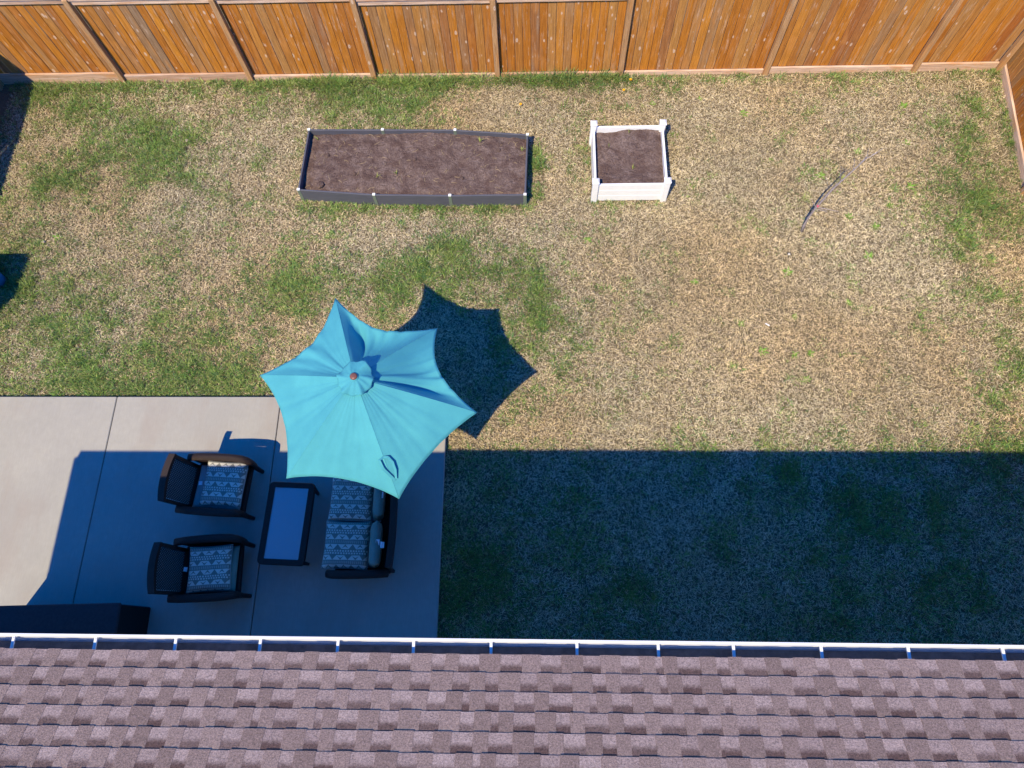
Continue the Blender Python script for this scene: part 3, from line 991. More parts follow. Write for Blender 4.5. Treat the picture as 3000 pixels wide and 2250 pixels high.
for i in range(4):
    p, q = Vector((*wc[i], 0)), Vector((*wc[(i + 1) % 4], 0))
    d = (q - p).normalized()
    for (z0, z1) in ((0.012, 0.150), (0.1525, 0.290), (0.2925, 0.430)):
        plank(wp, (p + d * 0.04)[:2], (q - d * 0.04)[:2], z0, z1, 'vinyl', "side_plank", 0.036, 0.0)
def wp_z(x, y, u=None, v=None):
    b = fbm(x, y, 15, 5, 2.6) * 0.09 + fbm(x, y, 16, 3, 13) * 0.032
    t = (y - 6.9) / 1.12
    return float(0.245 + b + 0.05 * t * t * math.exp(-((x - 1.75) / 0.35) ** 2))
soil_patch(lambda u, v: (0.975 + 1.11 * u, 6.915 + 1.10 * v), 60, 60, wp_z, "soil", wp)

def shoot(x, y, z, h, n, seed, parent=None, label=None, name="shoot", spread=0.5):
    r = random.Random(seed)
    mb = MB()
    for k in range(n):
        a = r.uniform(0, 6.28)
        t = r.uniform(0.1, spread)
        hh = h * r.uniform(0.7, 1.0)
        mid = (math.cos(a) * t * hh * 0.4, math.sin(a) * t * hh * 0.4, hh * 0.55)
        tip = (math.cos(a) * t * hh * 1.1, math.sin(a) * t * hh * 1.1, hh)
        w = 0.006
        px, py = -math.sin(a) * w, math.cos(a) * w
        mb.add([(px * .6, py * .6, -0.01), (-px * .6, -py * .6, -0.01), (mid[0] - px, mid[1] - py, mid[2]), (mid[0] + px, mid[1] + py, mid[2]), tip], [(0, 1, 2, 3), (3, 2, 4)])
    o = mb.build(name, MAT['sprout'], None, loc=(x, y, z))
    tag(o, label, "plant", "garden shoots in the raised beds")
    return o
for k, (x, y) in enumerate([(1.55, 7.95), (1.22, 7.72), (1.59, 7.30)]):
    shoot(x, y, wp_z(x, y), 0.11, 4, 60 + k, label="pale green shoot growing in the soil of the white raised bed", name="garden_shoot")
for k, (x, y) in enumerate([(-0.93, 7.93), (-3.70, 8.02), (-0.22, 7.75), (-2.3, 7.30), (-2.62, 7.24)]):
    shoot(x, y, lp_z(x, y), 0.10, 5, 80 + k, label="pale green shoot growing in the soil of the long dark bed", name="garden_shoot", spread=0.9)

# ------------------------------------------------------------------ sapling and small things on the lawn
tree = thing("sapling", "thin bare young tree with a pink ribbon standing alone on the dry lawn", "tree", (4.283, 6.258, 0))
TR = [(4.283, 6.258, -0.03), (4.262, 6.275, 0.2), (4.254, 6.28, 0.4), (4.257, 6.250, 0.72), (4.302, 6.226, 1.2), (4.369, 6.183, 1.62), (4.423, 6.136, 2.0), (4.436, 6.033, 2.25)]
TR = [(a - 4.283, b - 6.258, c) for a, b, c in TR]
MB().tube(TR, [0.023, 0.021, 0.019, 0.017, 0.013, 0.010, 0.007, 0.003], 8).build("trunk", MAT['bark'], tree, smooth=True)
TW = [((4.335, 6.235, 1.4), (4.152, 6.135, 1.85)), ((4.317, 6.225, 1.26), (4.271, 6.194, 1.45)), ((4.385, 6.185, 1.7), (4.30, 6.175, 1.95)), ((4.423, 6.136, 2.0), (4.328, 6.086, 2.28)),
      ((4.257, 6.248, 0.72), (4.533, 6.112, 0.80)), ((4.256, 6.255, 0.66), (4.392, 6.177, 0.72)), ((4.256, 6.25, 0.70), (4.151, 6.317, 0.82)), ((4.43, 6.08, 2.15), (4.50, 6.06, 2.30)), ((4.40, 6.16, 1.85), (4.47, 6.20, 2.05))]
for a, b in TW:
    a = Vector(a) - Vector((4.283, 6.258, 0))
    b = Vector(b) - Vector((4.283, 6.258, 0))
    MB().tube([a, (a + b) / 2 + Vector((0.008, 0.012, -0.015)), b], [0.006, 0.0045, 0.0025], 6).build("twig", MAT['bark'], tree)
MB().lathe([(0.0150, -0.022), (0.0185, -0.02), (0.0185, 0.02), (0.0150, 0.022)], (-0.020, -0.011, 0.76), 10).build("ribbon", MAT['pink'], tree)

cap = thing("pipe_cap", "small round black pipe cap with pale centre set in the lawn near the sapling", "pipe cap", (4.03, 5.85, 0))
MB().lathe([(0.020, 0.0), (0.036, 0.0), (0.036, 0.022), (0.031, 0.026), (0.022, 0.025), (0.020, 0.015)], n=20).build("rim", MAT['black'], cap, smooth=True)
MB().lathe([(0.0205, 0.015), (0.012, 0.020), (0.0005, 0.021)], n=20).build("centre", MAT['tag'], cap, smooth=True)

wr = random.Random(9)
WEEDS = [(2.87, 8.95), (3.58, 8.63), (6.24, 7.97), (4.83, 4.99), (6.14, 7.09), (5.07, 6.53), (4.74, 7.33), (5.26, 5.8), (3.98, 4.76), (4.14, 4.14), (3.9, 4.12), (3.42, 4.18), (3.15, 4.64), (2.5, 5.36), (6.32, 8.74), (6.1, 5.1), (4.02, 3.73), (0.85, 6.13), (-7.94, 6.24), (-5.03, 6.18), (-7.65, 8.83), (5.39, 7.79), (3.96, 5.52), (2.05, 8.86), (5.46, 6.35), (5.75, 6.74)]
wmesh = []
for k in range(5):
    mb = MB()
    nl = 10 + k
    for i in range(nl):
        a = 6.283 * i / nl + wr.uniform(-0.25, 0.25)
        L = wr.uniform(0.07, 0.13)
        w = wr.uniform(0.010, 0.016)
        e = math.radians(wr.uniform(15, 50))
        dx, dy = math.cos(a), math.sin(a)
        p1 = Vector((dx * math.cos(e) * L * .55, dy * math.cos(e) * L * .55, math.sin(e) * L * .55))
        p2 = p1 + Vector((dx * L * .45, dy * L * .45, L * 0.05))
        s = Vector((-dy, dx, 0)) * w
        mb.add([Vector((0, 0, -0.01)) + s * .3, Vector((0, 0, -0.01)) - s * .3, p1 - s, p1 + s, p2], [(0, 1, 2, 3), (3, 2, 4)])
    wmesh.append(mb.mesh("weed", MAT['weed']))
for i, (x, y) in enumerate(WEEDS):
    o = link("weed", wmesh[i % 5], None, (x, y, 0.004), wr.uniform(0, 6))
    s = wr.uniform(0.6, 1.05)
    o.scale = (s, s, s)
    tag(o, "small bright green leafy weed rosette growing in the dry lawn", "weed", "weeds in the lawn")
for i, (x, y) in enumerate([(1.67, 9.33), (1.54, 9.10), (-0.26, 8.82)]):
    d = thing("dandelion", "yellow dandelion flower in the green grass along the board fence", "flower", (x, y, 0), 0, "dandelions by the fence")
    MB().tube([(0, 0, -0.005), (0.004, 0.003, 0.05), (0.006, 0.0, 0.088)], 0.0025, 5).build("stem", MAT['weed'], d)
    mb = MB()
    for ring_, (n_, L, h) in enumerate(((14, 0.026, 0.006), (10, 0.018, 0.012), (6, 0.010, 0.016))):
        for k in range(n_):
            a = 6.283 * k / n_ + ring_ * 0.2
            c, s = math.cos(a), math.sin(a)
            mb.add([(0.006 - s * .002, c * .002, 0.088), (0.006 + s * .002, -c * .002, 0.088), (0.006 + c * L + s * .004, s * L - c * .004, 0.088 + h), (0.006 + c * L - s * .004, s * L + c * .004, 0.088 + h)], [(0, 1, 2, 3)])
    mb.build("petals", MAT['yellow'], d)
fb = MB().rbox(-0.035, 0.035, -0.009, 0.009, 0, 0.014, 0.004)
fb.v = [(x, y + 0.010 * math.sin(x * 40), z) for x, y, z in fb.v]
tag(fb.build("litter_scrap", MAT['tag'], loc=(3.55, 4.62, 0.02)), "small white scrap lying on the dry grass", "litter").rotation_euler.z = -0.9
for (x, y, s, lab) in ((-6.09, 8.19, 0.04, "pale pinkish stone lying beside the thick green tuft near the long fence"), (-8.16, 6.17, 0.03, "small orange stone lying near the storage box shadow")):
    mb = MB().lathe([(0.0, -0.4 * s), (0.8 * s, -0.3 * s), (1.1 * s, 0.1 * s), (0.6 * s, 0.6 * s), (0.0, 0.7 * s)], n=8)
    rr2 = random.Random(int(abs(x) * 100))
    mb.v = [(a * rr2.uniform(.8, 1.2), b * rr2.uniform(.7, 1.1), c) for a, b, c in mb.v]
    tag(mb.build("stone", MAT['stone'], smooth=True, loc=(x, y, 0.012)), lab, "stone")

# storage box and bucket at the edge of the lawn
sb = thing("storage_box", "upright plastic garden box with a lid, throwing a square shadow on the lawn", "storage box", (0, 0, 0))
MB().rbox(-9.40, -8.73, 4.52, 5.24, -0.01, 1.0, 0.02).build("body", MAT['teal'], sb)
MB().rbox(-9.43, -8.69, 4.48, 5.28, 1.0005, 1.09, 0.02).build("lid", MAT['teal'], sb)
bk = thing("bucket", "blue plastic bucket standing in the shade of the garden storage box", "bucket", (-8.69, 5.42, 0))
MB().lathe([(0.0005, 0.012), (0.095, 0.010), (0.125, 0.25), (0.133, 0.25), (0.133, 0.235), (0.105, 0.0), (0.0005, 0.0)], n=24).build("pail", MAT['blue'], bk, smooth=True)
MB().tube([(-0.128, 0, 0.24), (-0.10, 0.06, 0.25), (0, 0.135, 0.255), (0.10, 0.06, 0.25), (0.128, 0, 0.24)], 0.004, 6).build("handle", MAT['tag'], bk)

# ------------------------------------------------------------------ patio furniture
def side_arm(y, parent, x_back=-0.40, x_front=0.46, za=0.60, w=0.095, foot=0.44, splay=0.0):
    """wicker arm: flat top band that rolls over at the front, closed side panel under it"""
    sg = 1 if y > 0 else -1
    mb = MB()
    path = []
    top = [(x_back, za - 0.045), (x_back + 0.15, za - 0.02), (0.0, za), (0.22, za + 0.005), (x_front - 0.10, za - 0.005), (x_front - 0.03, za - 0.05), (x_front, za - 0.13), (x_front - 0.005, za - 0.26), (foot - 0.01, 0.22), (foot, 0.0)]
    n = len(top)
    for i, (x, z) in enumerate(top):
        a = top[max(i - 1, 0)]
        b = top[min(i + 1, n - 1)]
        d = Vector((b[0] - a[0], 0, b[1] - a[1])).normalized()
        nrm = Vector((-d.z, 0, d.x))
        ww = w * (1.0 if i < 6 else 0.85 - 0.1 * (i - 6))
        bow = 0.02 * math.sin(math.pi * min(i / 5.0, 1.0))
        path.append((Vector((x, y + sg * bow - sg * 0.02 * max(0, i - 5) / 4, z)), Vector((0, ww / 2, 0)), nrm * 0.022))
    sec = [(-1, -1), (1, -1), (1.08, 0), (0.8, 0.9), (0, 1.15), (-0.8, 0.9), (-1.08, 0)]
    mb.sweep(sec, path)
    arm = mb.build("arm", MAT['wicker'], parent, smooth=True)
    # woven side panel below the arm
    pm = MB()
    lim = [(x_back + 0.02, za - 0.13), (0.0, za - 0.075), (x_front - 0.10, za - 0.075), (x_front - 0.02, za - 0.17), (x_front - 0.03, 0.20), (x_back + 0.06, 0.20)]
    t = 0.012
    yy = y - sg * 0.005
    k = len(lim)
    pm.add([(a, yy - t, b) for a, b in lim] + [(a, yy + t, b) for a, b in lim],
           [tuple(range(k)), tuple(reversed(range(k, 2 * k)))] + [(i, i + k, (i + 1) % k + k, (i + 1) % k) for i in range(k)])
    pm.build("side_panel", MAT['wicker'], arm)
    return arm

def leg(parent, x, y, h=0.22):
    MB().sweep([(-1, -1), (1, -1), (1, 1), (-1, 1)], [((x, y, -0.004), (0.018, 0, 0), (0, 0.018, 0)), ((x * 0.96, y * 0.98, h), (0.027, 0, 0), (0, 0.027, 0))]).build("leg", MAT['wicker'], parent)

def backrest(parent, half, xb=-0.34, xt=-0.44, zb=0.30, zt=0.885, th=0.085, lattice=True):
    """framed back leaning away from the seat; woven lattice between the frame members"""
    fr = MB()
    N = 10
    def bx(t, u):      # plan bow of the back
        return xb + (xt - xb) * t - 0.035 * (1 - u * u) * t
    sec = [(-1, -1), (1, -1), (1, 1), (-1, 1)]
    path = []
    for i in range(N + 1):
        u = -1 + 2 * i / N
        path.append((Vector((bx(1, u) - th * 0.1, u * half, zt - 0.012 * u * u)), Vector((th / 2, 0, 0)), Vector((0, 0, 0.03))))
    fr.sweep(sec, path)
    for sg in (-1, 1):
        p = []
        for i in range(6):
            t = i / 5
            p.append((Vector((bx(t, sg) - 0.01, sg * (half - 0.022 - 0.015 * (1 - t)), zb - 0.02 + (zt - zb - 0.015) * t)), Vector((0.030, 0, 0)), Vector((0, 0.022, 0))))
        fr.sweep(sec, p)
    fr.box(xb - 0.03, xb + 0.02, -half + 0.03, half - 0.03, zb - 0.04, zb + 0.01)
    frame = fr.build("back_frame", MAT['wicker'], parent)
    lat = MB()
    H = zt - zb
    hw = half - 0.035
    step = 0.034
    def pt(s_, q):     # s_ across, q up (metres)
        t = q / H
        return Vector((bx(t, s_ / half) + 0.012, s_, zb + q * 0.985))
    for sgn in (-1, 1):
        k = -H - hw
        c = -hw - H
        while c < hw + H:
            seg = []
            m = 14
            for i in range(m + 1):
                q = H * i / m
                s_ = c + sgn * q * 0.8 if sgn > 0 else c + H * 0.8 - q * 0.8
                if abs(s_) <= hw:
                    seg.append(pt(s_, q))
            if len(seg) > 1:
                off = Vector((0.002 * sgn, 0, 0))
                w = 0.0062
                for a, b in zip(seg[:-1], seg[1:]):
                    d = (b - a).normalized()
                    n_ = Vector((1, 0, 0)).cross(d).normalized() * w
                    f = Vector((0.0025, 0, 0))
                    P = [a + n_ + off + f, a - n_ + off + f, b - n_ + off + f, b + n_ + off + f, a + n_ + off - f, a - n_ + off - f, b - n_ + off - f, b + n_ + off - f]
                    lat.add(P, [(0, 1, 2, 3), (7, 6, 5, 4), (0, 3, 7, 4), (1, 5, 6, 2)])
            c += step
    lat.build("woven_lattice", MAT['wicker'], frame)
    return frame

def cushion_mesh(lx, ly, h, name, mat, n=22, pinch=0.03, puff=0.5, seed=0, wr=0.006):
    r = np.random.RandomState(seed)
    v, f, uv = [], [], []
    ph = r.rand(4) * 6.28
    for side in (1, -1):
        for j in range(n + 1):
            for i in range(n + 1):
                u, w = -1 + 2 * i / n, -1 + 2 * j / n
                x = u * lx / 2 * (1 - pinch * (1 - w * w) * abs(u) ** 3)
                y = w * ly / 2 * (1 - pinch * (1 - u * u) * abs(w) ** 3)
                pr = ((1 - u ** 6) * (1 - w ** 6)) ** puff
                z = side * h / 2 * (0.10 + 0.90 * pr)
                z += side * wr * pr * math.sin(7 * u + ph[0] + 3 * w) * math.sin(5 * w + ph[1] - 2 * u)
                v.append((x, y, z))
                uv.append(((u + 1) / 2, (w + 1) / 2))
    m = (n + 1) ** 2
    for s in (0, 1):
        for j in range(n):
            for i in range(n):
                a = s * m + j * (n + 1) + i
                q = (a, a + 1, a + n + 2, a + n + 1)
                f.append(q if s == 0 else tuple(reversed(q)))
    edge = [i for i in range(n + 1)] + [j * (n + 1) + n for j in range(1, n + 1)] + [n * (n + 1) + i for i in range(n - 1, -1, -1)] + [j * (n + 1) for j in range(n - 1, 0, -1)]
    for a, b in zip(edge, edge[1:] + edge[:1]):
        f.append((a, a + m, b + m, b))
    return uv_mesh(name, v, f, uv, mat, True)

def piping(lx, ly, pinch, parent, mat):
    pts = []
    n = 14
    for s in range(4):
        for i in range(n):
            t = -1 + 2 * i / n
            u, w = ((t, -1), (1, t), (-t, 1), (-1, -t))[s]
            pts.append((u * lx / 2 * (1 - pinch * (1 - w * w) * abs(u) ** 3), w * ly / 2 * (1 - pinch * (1 - u * u) * abs(w) ** 3), 0))
    pts.append(pts[0])
    MB().tube(pts, 0.0055, 6, False).build("piping", mat, parent, smooth=True)

def label_tag(parent, x, y, z, rz=0.0, tilt=0.5, s=(0.05, 0.035)):
    v, f = [], []
    n = 4
    for i in range(n + 1):
        t = i / n
        for w in (-1, 1):
            v.append((t * s[0] * math.cos(tilt * t), w * s[1] * (1 - 0.15 * t * (w > 0)), t * s[0] * math.sin(tilt * t) + 0.006 * math.sin(t * 5)))
    m = len(v)
    v += [(a, b, c - 0.0015) for a, b, c in v]
    for i in range(n):
        f.append((2 * i, 2 * i + 2, 2 * i + 3, 2 * i + 1))
        f.append((m + 2 * i, m + 2 * i + 1, m + 2 * i + 3, m + 2 * i + 2))
    o = MB().add(v, f).build("care_tag", MAT['tag'], parent, loc=(x, y, z))
    o.rotation_euler.z = rz
    return o

def armchair(loc, rz, label):
    t = thing("armchair", label, "armchair", loc, rz, "wicker armchairs on the patio")
    for sg in (1, -1):
        side_arm(sg * 0.355, t)
        leg(t, -0.34, sg * 0.31)
    backrest(t, 0.315)
    MB().rbox(-0.36, 0.40, -0.335, 0.335, 0.20, 0.295, 0.015).build("seat_frame", MAT['wicker'], t)
    return t

PCX1 = (-4.375, 1.965)
ch1 = armchair((*PCX1, PZ), math.radians(-3.5), "dark wicker armchair at the edge of the shade, one arm in sunlight")
ch2 = armchair((-4.32, 0.865, PZ), math.radians(3.5), "dark wicker armchair wholly in the house shade, near the long dark box")

def cushion(name, label, cat, mat, lx, ly, h, loc, rz, seed, group=None, pinch=0.03, puff=0.5, rot=None, pipe=None, wr=0.006):
    o = link(name, cushion_mesh(lx, ly, h, name, mat, pinch=pinch, puff=puff, seed=seed, wr=wr), None, loc, rz)
    if rot:
        o.rotation_euler = rot
    tag(o, label, cat, group)
    if pipe:
        piping(lx, ly, pinch, o, pipe)
    return o

c = cushion("seat_cushion", "plain grey seat cushion on the armchair at the edge of the shade", "cushion", MAT['cushion'], 0.66, 0.60, 0.12, (-4.335, 1.965, PZ + 0.35), math.radians(-4), 1, puff=0.22, pinch=0.01)
label_tag(c, -0.29, 0.03, 0.060, math.radians(8), 0.3, (0.06, 0.028))
cushion("patterned_pillow", "zigzag patterned pillow half in sunlight on the wicker armchair", "pillow", MAT['pillow'], 0.57, 0.63, 0.15, (-4.235, 2.005, PZ + 0.475), math.radians(-3), 2, pinch=0.05, pipe=MAT['cushion'])
c = cushion("seat_cushion", "plain grey green seat cushion on the fully shaded armchair", "cushion", MAT['cushion2'], 0.62, 0.60, 0.12, (-4.25, 0.875, PZ + 0.35), math.radians(2), 3, puff=0.22, pinch=0.01)
label_tag(c, -0.34, 0.0, 0.045, math.radians(175), 0.2, (0.05, 0.03))
cushion("patterned_pillow", "zigzag patterned pillow on the fully shaded wicker armchair", "pillow", MAT['pillow'], 0.57, 0.585, 0.14, (-4.255, 0.875, PZ + 0.47), math.radians(4.5), 4, pinch=0.05, pipe=MAT['cushion'])

# coffee table
tb = thing("coffee_table", "low dark wicker coffee table with rounded glass top between armchairs and loveseat", "table", (-3.328, 1.477, PZ), math.radians(-2.1))
def rrect(hx_, hy_, r, n=6):
    out = []
    for cx_, cy_, a0 in ((hx_ - r, hy_ - r, 0), (-hx_ + r, hy_ - r, 90), (-hx_ + r, -hy_ + r, 180), (hx_ - r, -hy_ + r, 270)):
        for i in range(n + 1):
            a = math.radians(a0 + 90 * i / n)
            out.append((cx_ + r * math.cos(a), cy_ + r * math.sin(a)))
    return out
o_, i_ = rrect(0.315, 0.55, 0.06), rrect(0.232, 0.475, 0.012)
o2 = rrect(0.308, 0.543, 0.055)
n = len(o_)
fm = MB()
V = [(x, y, 0.385) for x, y in o_] + [(x, y, 0.43) for x, y in o_] + [(x, y, 0.44) for x, y in o2] + [(x, y, 0.44) for x, y in i_] + [(x, y, 0.385) for x, y in i_]
F = []
for k in range(n):
    k2 = (k + 1) % n
    for l in range(4):
        F.append((l * n + k, l * n + k2, (l + 1) * n + k2, (l + 1) * n + k))
    F.append((4 * n + k, 4 * n + k2, k2, k))
fm.add(V, F).build("top_frame", MAT['wicker'], tb)
gl = rrect(0.234, 0.477, 0.012)
V = [(x, y, 0.424) for x, y in gl] + [(x, y, 0.430) for x, y in gl]
MB().add(V, [tuple(reversed(range(n))), tuple(range(n, 2 * n))] + [(k, (k + 1) % n, (k + 1) % n + n, k + n) for k in range(n)]).build("glass_top", MAT['glass'], tb)
for sx in (-1, 1):
    for sy in (-1, 1):
        MB().sweep([(-1, -1), (1, -1), (1, 1), (-1, 1)], [((sx * 0.235, sy * 0.485, -0.004), (0.016, 0, 0), (0, 0.016, 0)), ((sx * 0.27, sy * 0.505, 0.386), (0.026, 0, 0), (0, 0.026, 0))]).build("leg", MAT['wicker'], tb)
for sy in (-1, 1):
    MB().box(-0.25, 0.25, sy * 0.50 - 0.012, sy * 0.50 + 0.012, 0.33, 0.386).build("apron", MAT['wicker'], tb)
for sx in (-1, 1):
    MB().box(sx * 0.265 - 0.012, sx * 0.265 + 0.012, -0.485, 0.485, 0.33, 0.386).build("apron", MAT['wicker'], tb)

# loveseat faces -X : local +X is the seat front
LS = (-2.30, 1.50)
ls = thing("loveseat", "dark wicker loveseat facing the coffee table, partly under the turquoise umbrella", "loveseat", (*LS, PZ), math.radians(180 + 1.2))
for sg in (1, -1):
    side_arm(sg * 0.68, ls, x_back=-0.40, x_front=0.42, za=0.60, w=0.10, foot=0.38)
    leg(ls, -0.36, sg * 0.61)
backrest(ls, 0.64, xb=-0.36, xt=-0.45, zt=0.86)
MB().rbox(-0.37, 0.37, -0.66, 0.66, 0.20, 0.295, 0.015).build("seat_frame", MAT['wicker'], ls)
for k, (yy, lab) in enumerate(((1.80, "plain grey seat cushion of the loveseat, mostly under the umbrella"), (1.20, "plain grey seat cushion of the loveseat at the end away from the umbrella"))):
    cushion("seat_cushion", lab, "cushion", MAT['cushion'], 0.66, 0.595, 0.12, (-2.43 - 0.02 * k + 0.02, yy, PZ + 0.35), math.radians(180 + 1.2), 20 + k, puff=0.22, pinch=0.01)
cushion("patterned_pillow", "zigzag patterned pillow on the loveseat, partly hidden by the umbrella", "pillow", MAT['pillow'], 0.575, 0.59, 0.14, (-2.465, 1.795, PZ + 0.475), math.radians(-1.2), 5, pinch=0.04, pipe=MAT['cushion'])
cushion("patterned_pillow", "zigzag patterned pillow on the loveseat overlapping the open end", "pillow", MAT['pillow'], 0.60, 0.62, 0.15, (-2.475, 1.185, PZ + 0.485), math.radians(-1.0), 6, pinch=0.05, pipe=MAT['cushion'])
for k, (yy, lab, dz) in enumerate(((1.80, "sage back cushion leaning on the loveseat back, partly under the umbrella", 0.0), (1.18, "sage back cushion leaning on the loveseat back at the open end", 0.015))):
    b = cushion("back_cushion", lab, "cushion", MAT['cushion2'], 0.42, 0.56, 0.15, (-2.075, yy, PZ + 0.55 + dz), 0, 30 + k, puff=0.3, pinch=0.02, rot=(0, math.radians(-78), 0))
    tg = label_tag(b, 0.205, 0.0, 0.0, 0, 0.1, (0.05, 0.045))
    tg.rotation_euler = (0, math.radians(78), math.radians(180 if k == 0 else 170))
    if k == 1:
        tg2 = label_tag(b, 0.205, -0.02, -0.06, 0, 0.1, (0.05, 0.04))
        tg2.rotation_euler = (0, math.radians(78), math.radians(-8))

# ------------------------------------------------------------------ umbrella
UX, UY = -2.025, 2.775
um = thing("patio_umbrella", "turquoise canvas patio umbrella with six pointed corners, opened over the patio edge", "umbrella", (UX, UY, PZ))
TIPS = [(-2.50, 4.03, 2.11), (-1.225, 3.70, 1.93), (-0.685, 2.545, 2.07), (-1.555, 1.535, 2.00), (-2.855, 1.75, 2.07), (-3.335, 3.015, 2.07)]
TIPS = [Vector((a - UX, b - UY, c - PZ)) for a, b, c in TIPS]
APEX = 2.60 - PZ
INW = [0.28, 0.19, 0.065, 0.09, 0.14, 0.24]     # how far each hem bows inward (of the chord distance)
SAG = [0.15, 0.12, 0.035, 0.05, 0.045, 0.07]
def rib_h(t):
    return t ** 1.18
def canopy_point(i, a, t):
    """panel i, a 0..1 between ribs, t 0..1 from hub to hem"""
    A, B = TIPS[i], TIPS[(i + 1) % 6]
    bow = 4 * a * (1 - a)
    hem = A * (1 - a) + B * a
    shrink = 1 - INW[i] * bow ** 0.8
    x, y = hem.x * shrink * t, hem.y * shrink * t
    zt = A.z * (1 - a) + B.z * a
    # on the ribs the cloth follows the rib, between them it is a stretched, slightly slack sheet
    rr_ = t * (shrink if True else 1)
    z = APEX - (APEX - zt) * rib_h(rr_)
    z -= SAG[i] * bow * math.sin(math.pi * min(1, t) ** (1.6 if i < 2 else 0.9)) * (0.6 + 0.4 * t)
    # crumpled cloth: folds that run out from the hub or the corners
    if i in (0, 1):
        amp = 0.020 if i == 0 else 0.017
        ph = a * 17 + (2.5 * t if i == 0 else -3.5 * t)
        z += amp * bow * math.sin(ph) * t * (1.1 - t) * 2.2
        z += 0.012 * bow * math.sin(a * 38 + 9 * t + i + 2 * math.sin(5 * t)) * t
        z += 0.006 * bow * math.sin(a * 71 - 6 * t + i) * t * t
        if i == 0:
            z += 0.016 * math.sin(a * 46 + 7 * t) * math.exp(-((a - 0.27) / 0.17) ** 2) * max(0.0, t - 0.3) * bow ** 0.5
            z += 0.010 * math.sin(a * 62 - 3 * t) * math.exp(-((a - 0.62) / 0.15) ** 2) * max(0.0, t - 0.35)
            z -= 0.10 * math.exp(-((a - (0.20 + 0.25 * (1 - t))) / 0.11) ** 2) * math.sin(math.pi * min(1, t ** 1.6)) * 0.85
        else:
            z += 0.014 * math.sin(a * 44 - 8 * t) * math.exp(-((a - 0.66) / 0.17) ** 2) * max(0.0, t - 0.2) * bow ** 0.5
            z -= 0.085 * math.exp(-((a - (0.80 - 0.10 * (1 - t))) / 0.10) ** 2) * math.sin(math.pi * min(1, t ** 1.4)) * 0.85
    else:
        ph = a * 13 + i * 1.7
        z += 0.008 * bow * math.sin(ph) * t * (1.2 - t) * 2
        z += 0.005 * bow * math.sin(a * 31 + i * 2.1 + 3 * t) * t + 0.002 * bow * math.sin(a * 57 + i - 4 * t)
        if i == 5:
            z += 0.012 * bow * math.sin(a * 24 + 5 * t + 1.5 * math.sin(6 * t)) * t * t
        # soft fold from the hub to the middle of the panel
        z += 0.012 * math.exp(-((a - 0.5) / 0.10) ** 2) * math.sin(math.pi * t) * (1 if i in (3, 4) else 0.4)
    z += 0.003 * math.sin(a * 90 + i) * max(0.0, (t - 0.9) * 10) * bow       # puckered hem
    return Vector((x, y, z))
NA, NR = 36, 30
v, f = [], []
ring = 6 * NA
T0 = 0.05
for r_ in range(NR + 1):
    t = T0 + (1 - T0) * r_ / NR
    for i in range(6):
        for k in range(NA):
            v.append(canopy_point(i, k / NA, t))
for r_ in range(NR):
    for k in range(ring):
        k2 = (k + 1) % ring
        f.append((r_ * ring + k, (r_ + 1) * ring + k, (r_ + 1) * ring + k2, r_ * ring + k2))
cmb = MB().add(v, f)
canopy = cmb.build("canopy", MAT['canopy'], um, smooth=True)
for e in canopy.data.edges:
    a, b = e.vertices
    if a % NA == 0 and b % NA == 0 and abs(a - b) == ring:
        e.use_edge_sharp = True
sol = canopy.modifiers.new("cloth", 'SOLIDIFY')
sol.thickness = 0.003
sol.offset = -1
# hem tape and rib seams
hem = [canopy_point(i, k / NA, 1.0) + Vector((0, 0, -0.004)) for i in range(6) for k in range(NA)]
MB().tube(hem + [hem[0]], 0.006, 5, False).build("hem", MAT['canopy'], canopy, smooth=True)
for i in range(6):
    pts = [canopy_point(i, 0, 0.12 + 0.87 * j / 12) + Vector((0, 0, -0.016)) for j in range(13)]
    MB().tube(pts, 0.009, 6).build("rib", MAT['pole'], um)
    MB().tube([p + Vector((0, 0, 0.0165)) for p in pts], 0.0045, 5).build("seam", MAT['canopy'], canopy, smooth=True)
    MB().tube([Vector((0, 0, APEX - 0.62)) + Vector((pts[5].x, pts[5].y, 0)).normalized() * 0.03, pts[6] + Vector((0, 0, -0.012))], 0.006, 6).build("strut", MAT['pole'], um)
# vent cap: small scalloped round of the same cloth, one flap turned up
v, f = [], []
na, nr = 72, 10
for j in range(nr + 1):
    for k in range(na):
        a = 2 * math.pi * k / na
        q = j / nr
        R_ = 0.205 * (1 + 0.03 * math.cos(6 * a + 0.6) + 0.035 * math.sin(11 * a + 1.0))
        rad = 0.04 + (R_ - 0.04) * q
        z = APEX + 0.055 - 0.07 * q ** 1.3
        z += 0.019 * q * q * math.sin(6 * a + 1.0 + 1.5 * q) + 0.008 * q * math.sin(12 * a + 3.2 * q)
        up = math.exp(-((a - 1.25) / 0.42) ** 2)
        z += 0.036 * up * max(0, q - 0.35) / 0.65
        z -= 0.02 * math.exp(-((a - 0.55) / 0.16) ** 2) * q
        rad *= 1 + 0.12 * up * q
        v.append((rad * math.cos(a), rad * math.sin(a), z))
for j in range(nr):
    for k in range(na):
        k2 = (k + 1) % na
        f.append((j * na + k, (j + 1) * na + k, (j + 1) * na + k2, j * na + k2))
vent = MB().add(v, f).build("vent_cap", MAT['canopy'], um, smooth=True)
s2 = vent.modifiers.new("cloth", 'SOLIDIFY')
s2.thickness = 0.003
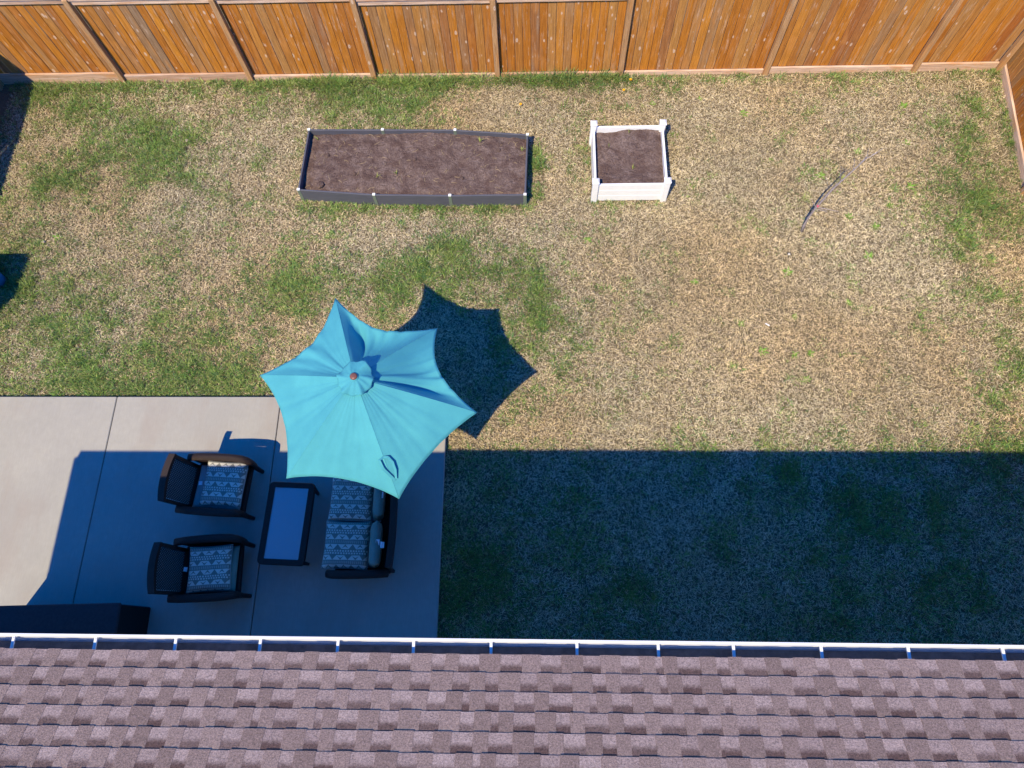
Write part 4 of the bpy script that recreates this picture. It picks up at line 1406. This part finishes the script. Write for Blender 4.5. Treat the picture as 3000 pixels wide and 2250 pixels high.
MB().lathe([(0.052, 0.0), (0.055, 0.008), (0.045, 0.014), (0.030, 0.014)], (0, 0, APEX + 0.048), 24).build("collar", MAT['canopy'], um, smooth=True)
MB().lathe([(0.040, 0.0), (0.044, 0.014), (0.036, 0.026), (0.016, 0.030), (0.0005, 0.031)], (0, 0, APEX + 0.056), 12).build("finial", MAT['finial'], um, smooth=True)
MB().tube([(0, 0, -0.0), (0, 0, APEX + 0.06)], 0.02, 14).build("pole", MAT['pole'], um, smooth=True)
MB().lathe([(0.045, APEX - 0.68), (0.045, APEX - 0.60), (0.03, APEX - 0.58)], n=16).build("runner", MAT['pole'], um)
MB().lathe([(0.0005, -0.004), (0.25, -0.004), (0.25, 0.035), (0.20, 0.06), (0.05, 0.085), (0.035, 0.30), (0.022, 0.31)], n=32).build("base", MAT['pole'], um, smooth=True)
# tie strap lying over the rib towards corner 3
tp = [canopy_point(3, 0.0, t) for t in (0.66, 0.72, 0.78, 0.85)]
st = [tp[0] + Vector((0.0, 0, 0.012)), tp[0] + Vector((-0.045, -0.04, 0.03)), tp[1] + Vector((-0.035, -0.05, 0.035)), tp[2] + Vector((-0.01, -0.02, 0.03)), tp[3] + Vector((0.035, 0.0, 0.012))]
def ribbon(pts, w):
    v, f = [], []
    for i, p in enumerate(pts):
        d = (pts[min(i + 1, len(pts) - 1)] - pts[max(i - 1, 0)]).normalized()
        s = d.cross(Vector((0, 0, 1))).normalized() * w
        v += [p + s, p - s]
    m = len(v)
    v += [q - Vector((0, 0, 0.002)) for q in v]
    for i in range(len(pts) - 1):
        f.append((2 * i, 2 * i + 1, 2 * i + 3, 2 * i + 2))
        f.append((m + 2 * i, m + 2 * i + 2, m + 2 * i + 3, m + 2 * i + 1))
    return v, f
sm = MB().add(*ribbon(st, 0.015))
sm.add(*ribbon([tp[0] + Vector((0, 0, 0.014)), tp[0] + Vector((0.05, 0.0, 0.025)), tp[1] + Vector((0.075, 0.02, 0.028)), tp[2] + Vector((0.075, 0.02, 0.02)), tp[3] + Vector((0.045, 0.015, 0.012))], 0.013))
sm.build("tie_strap", MAT['canopy'], um)
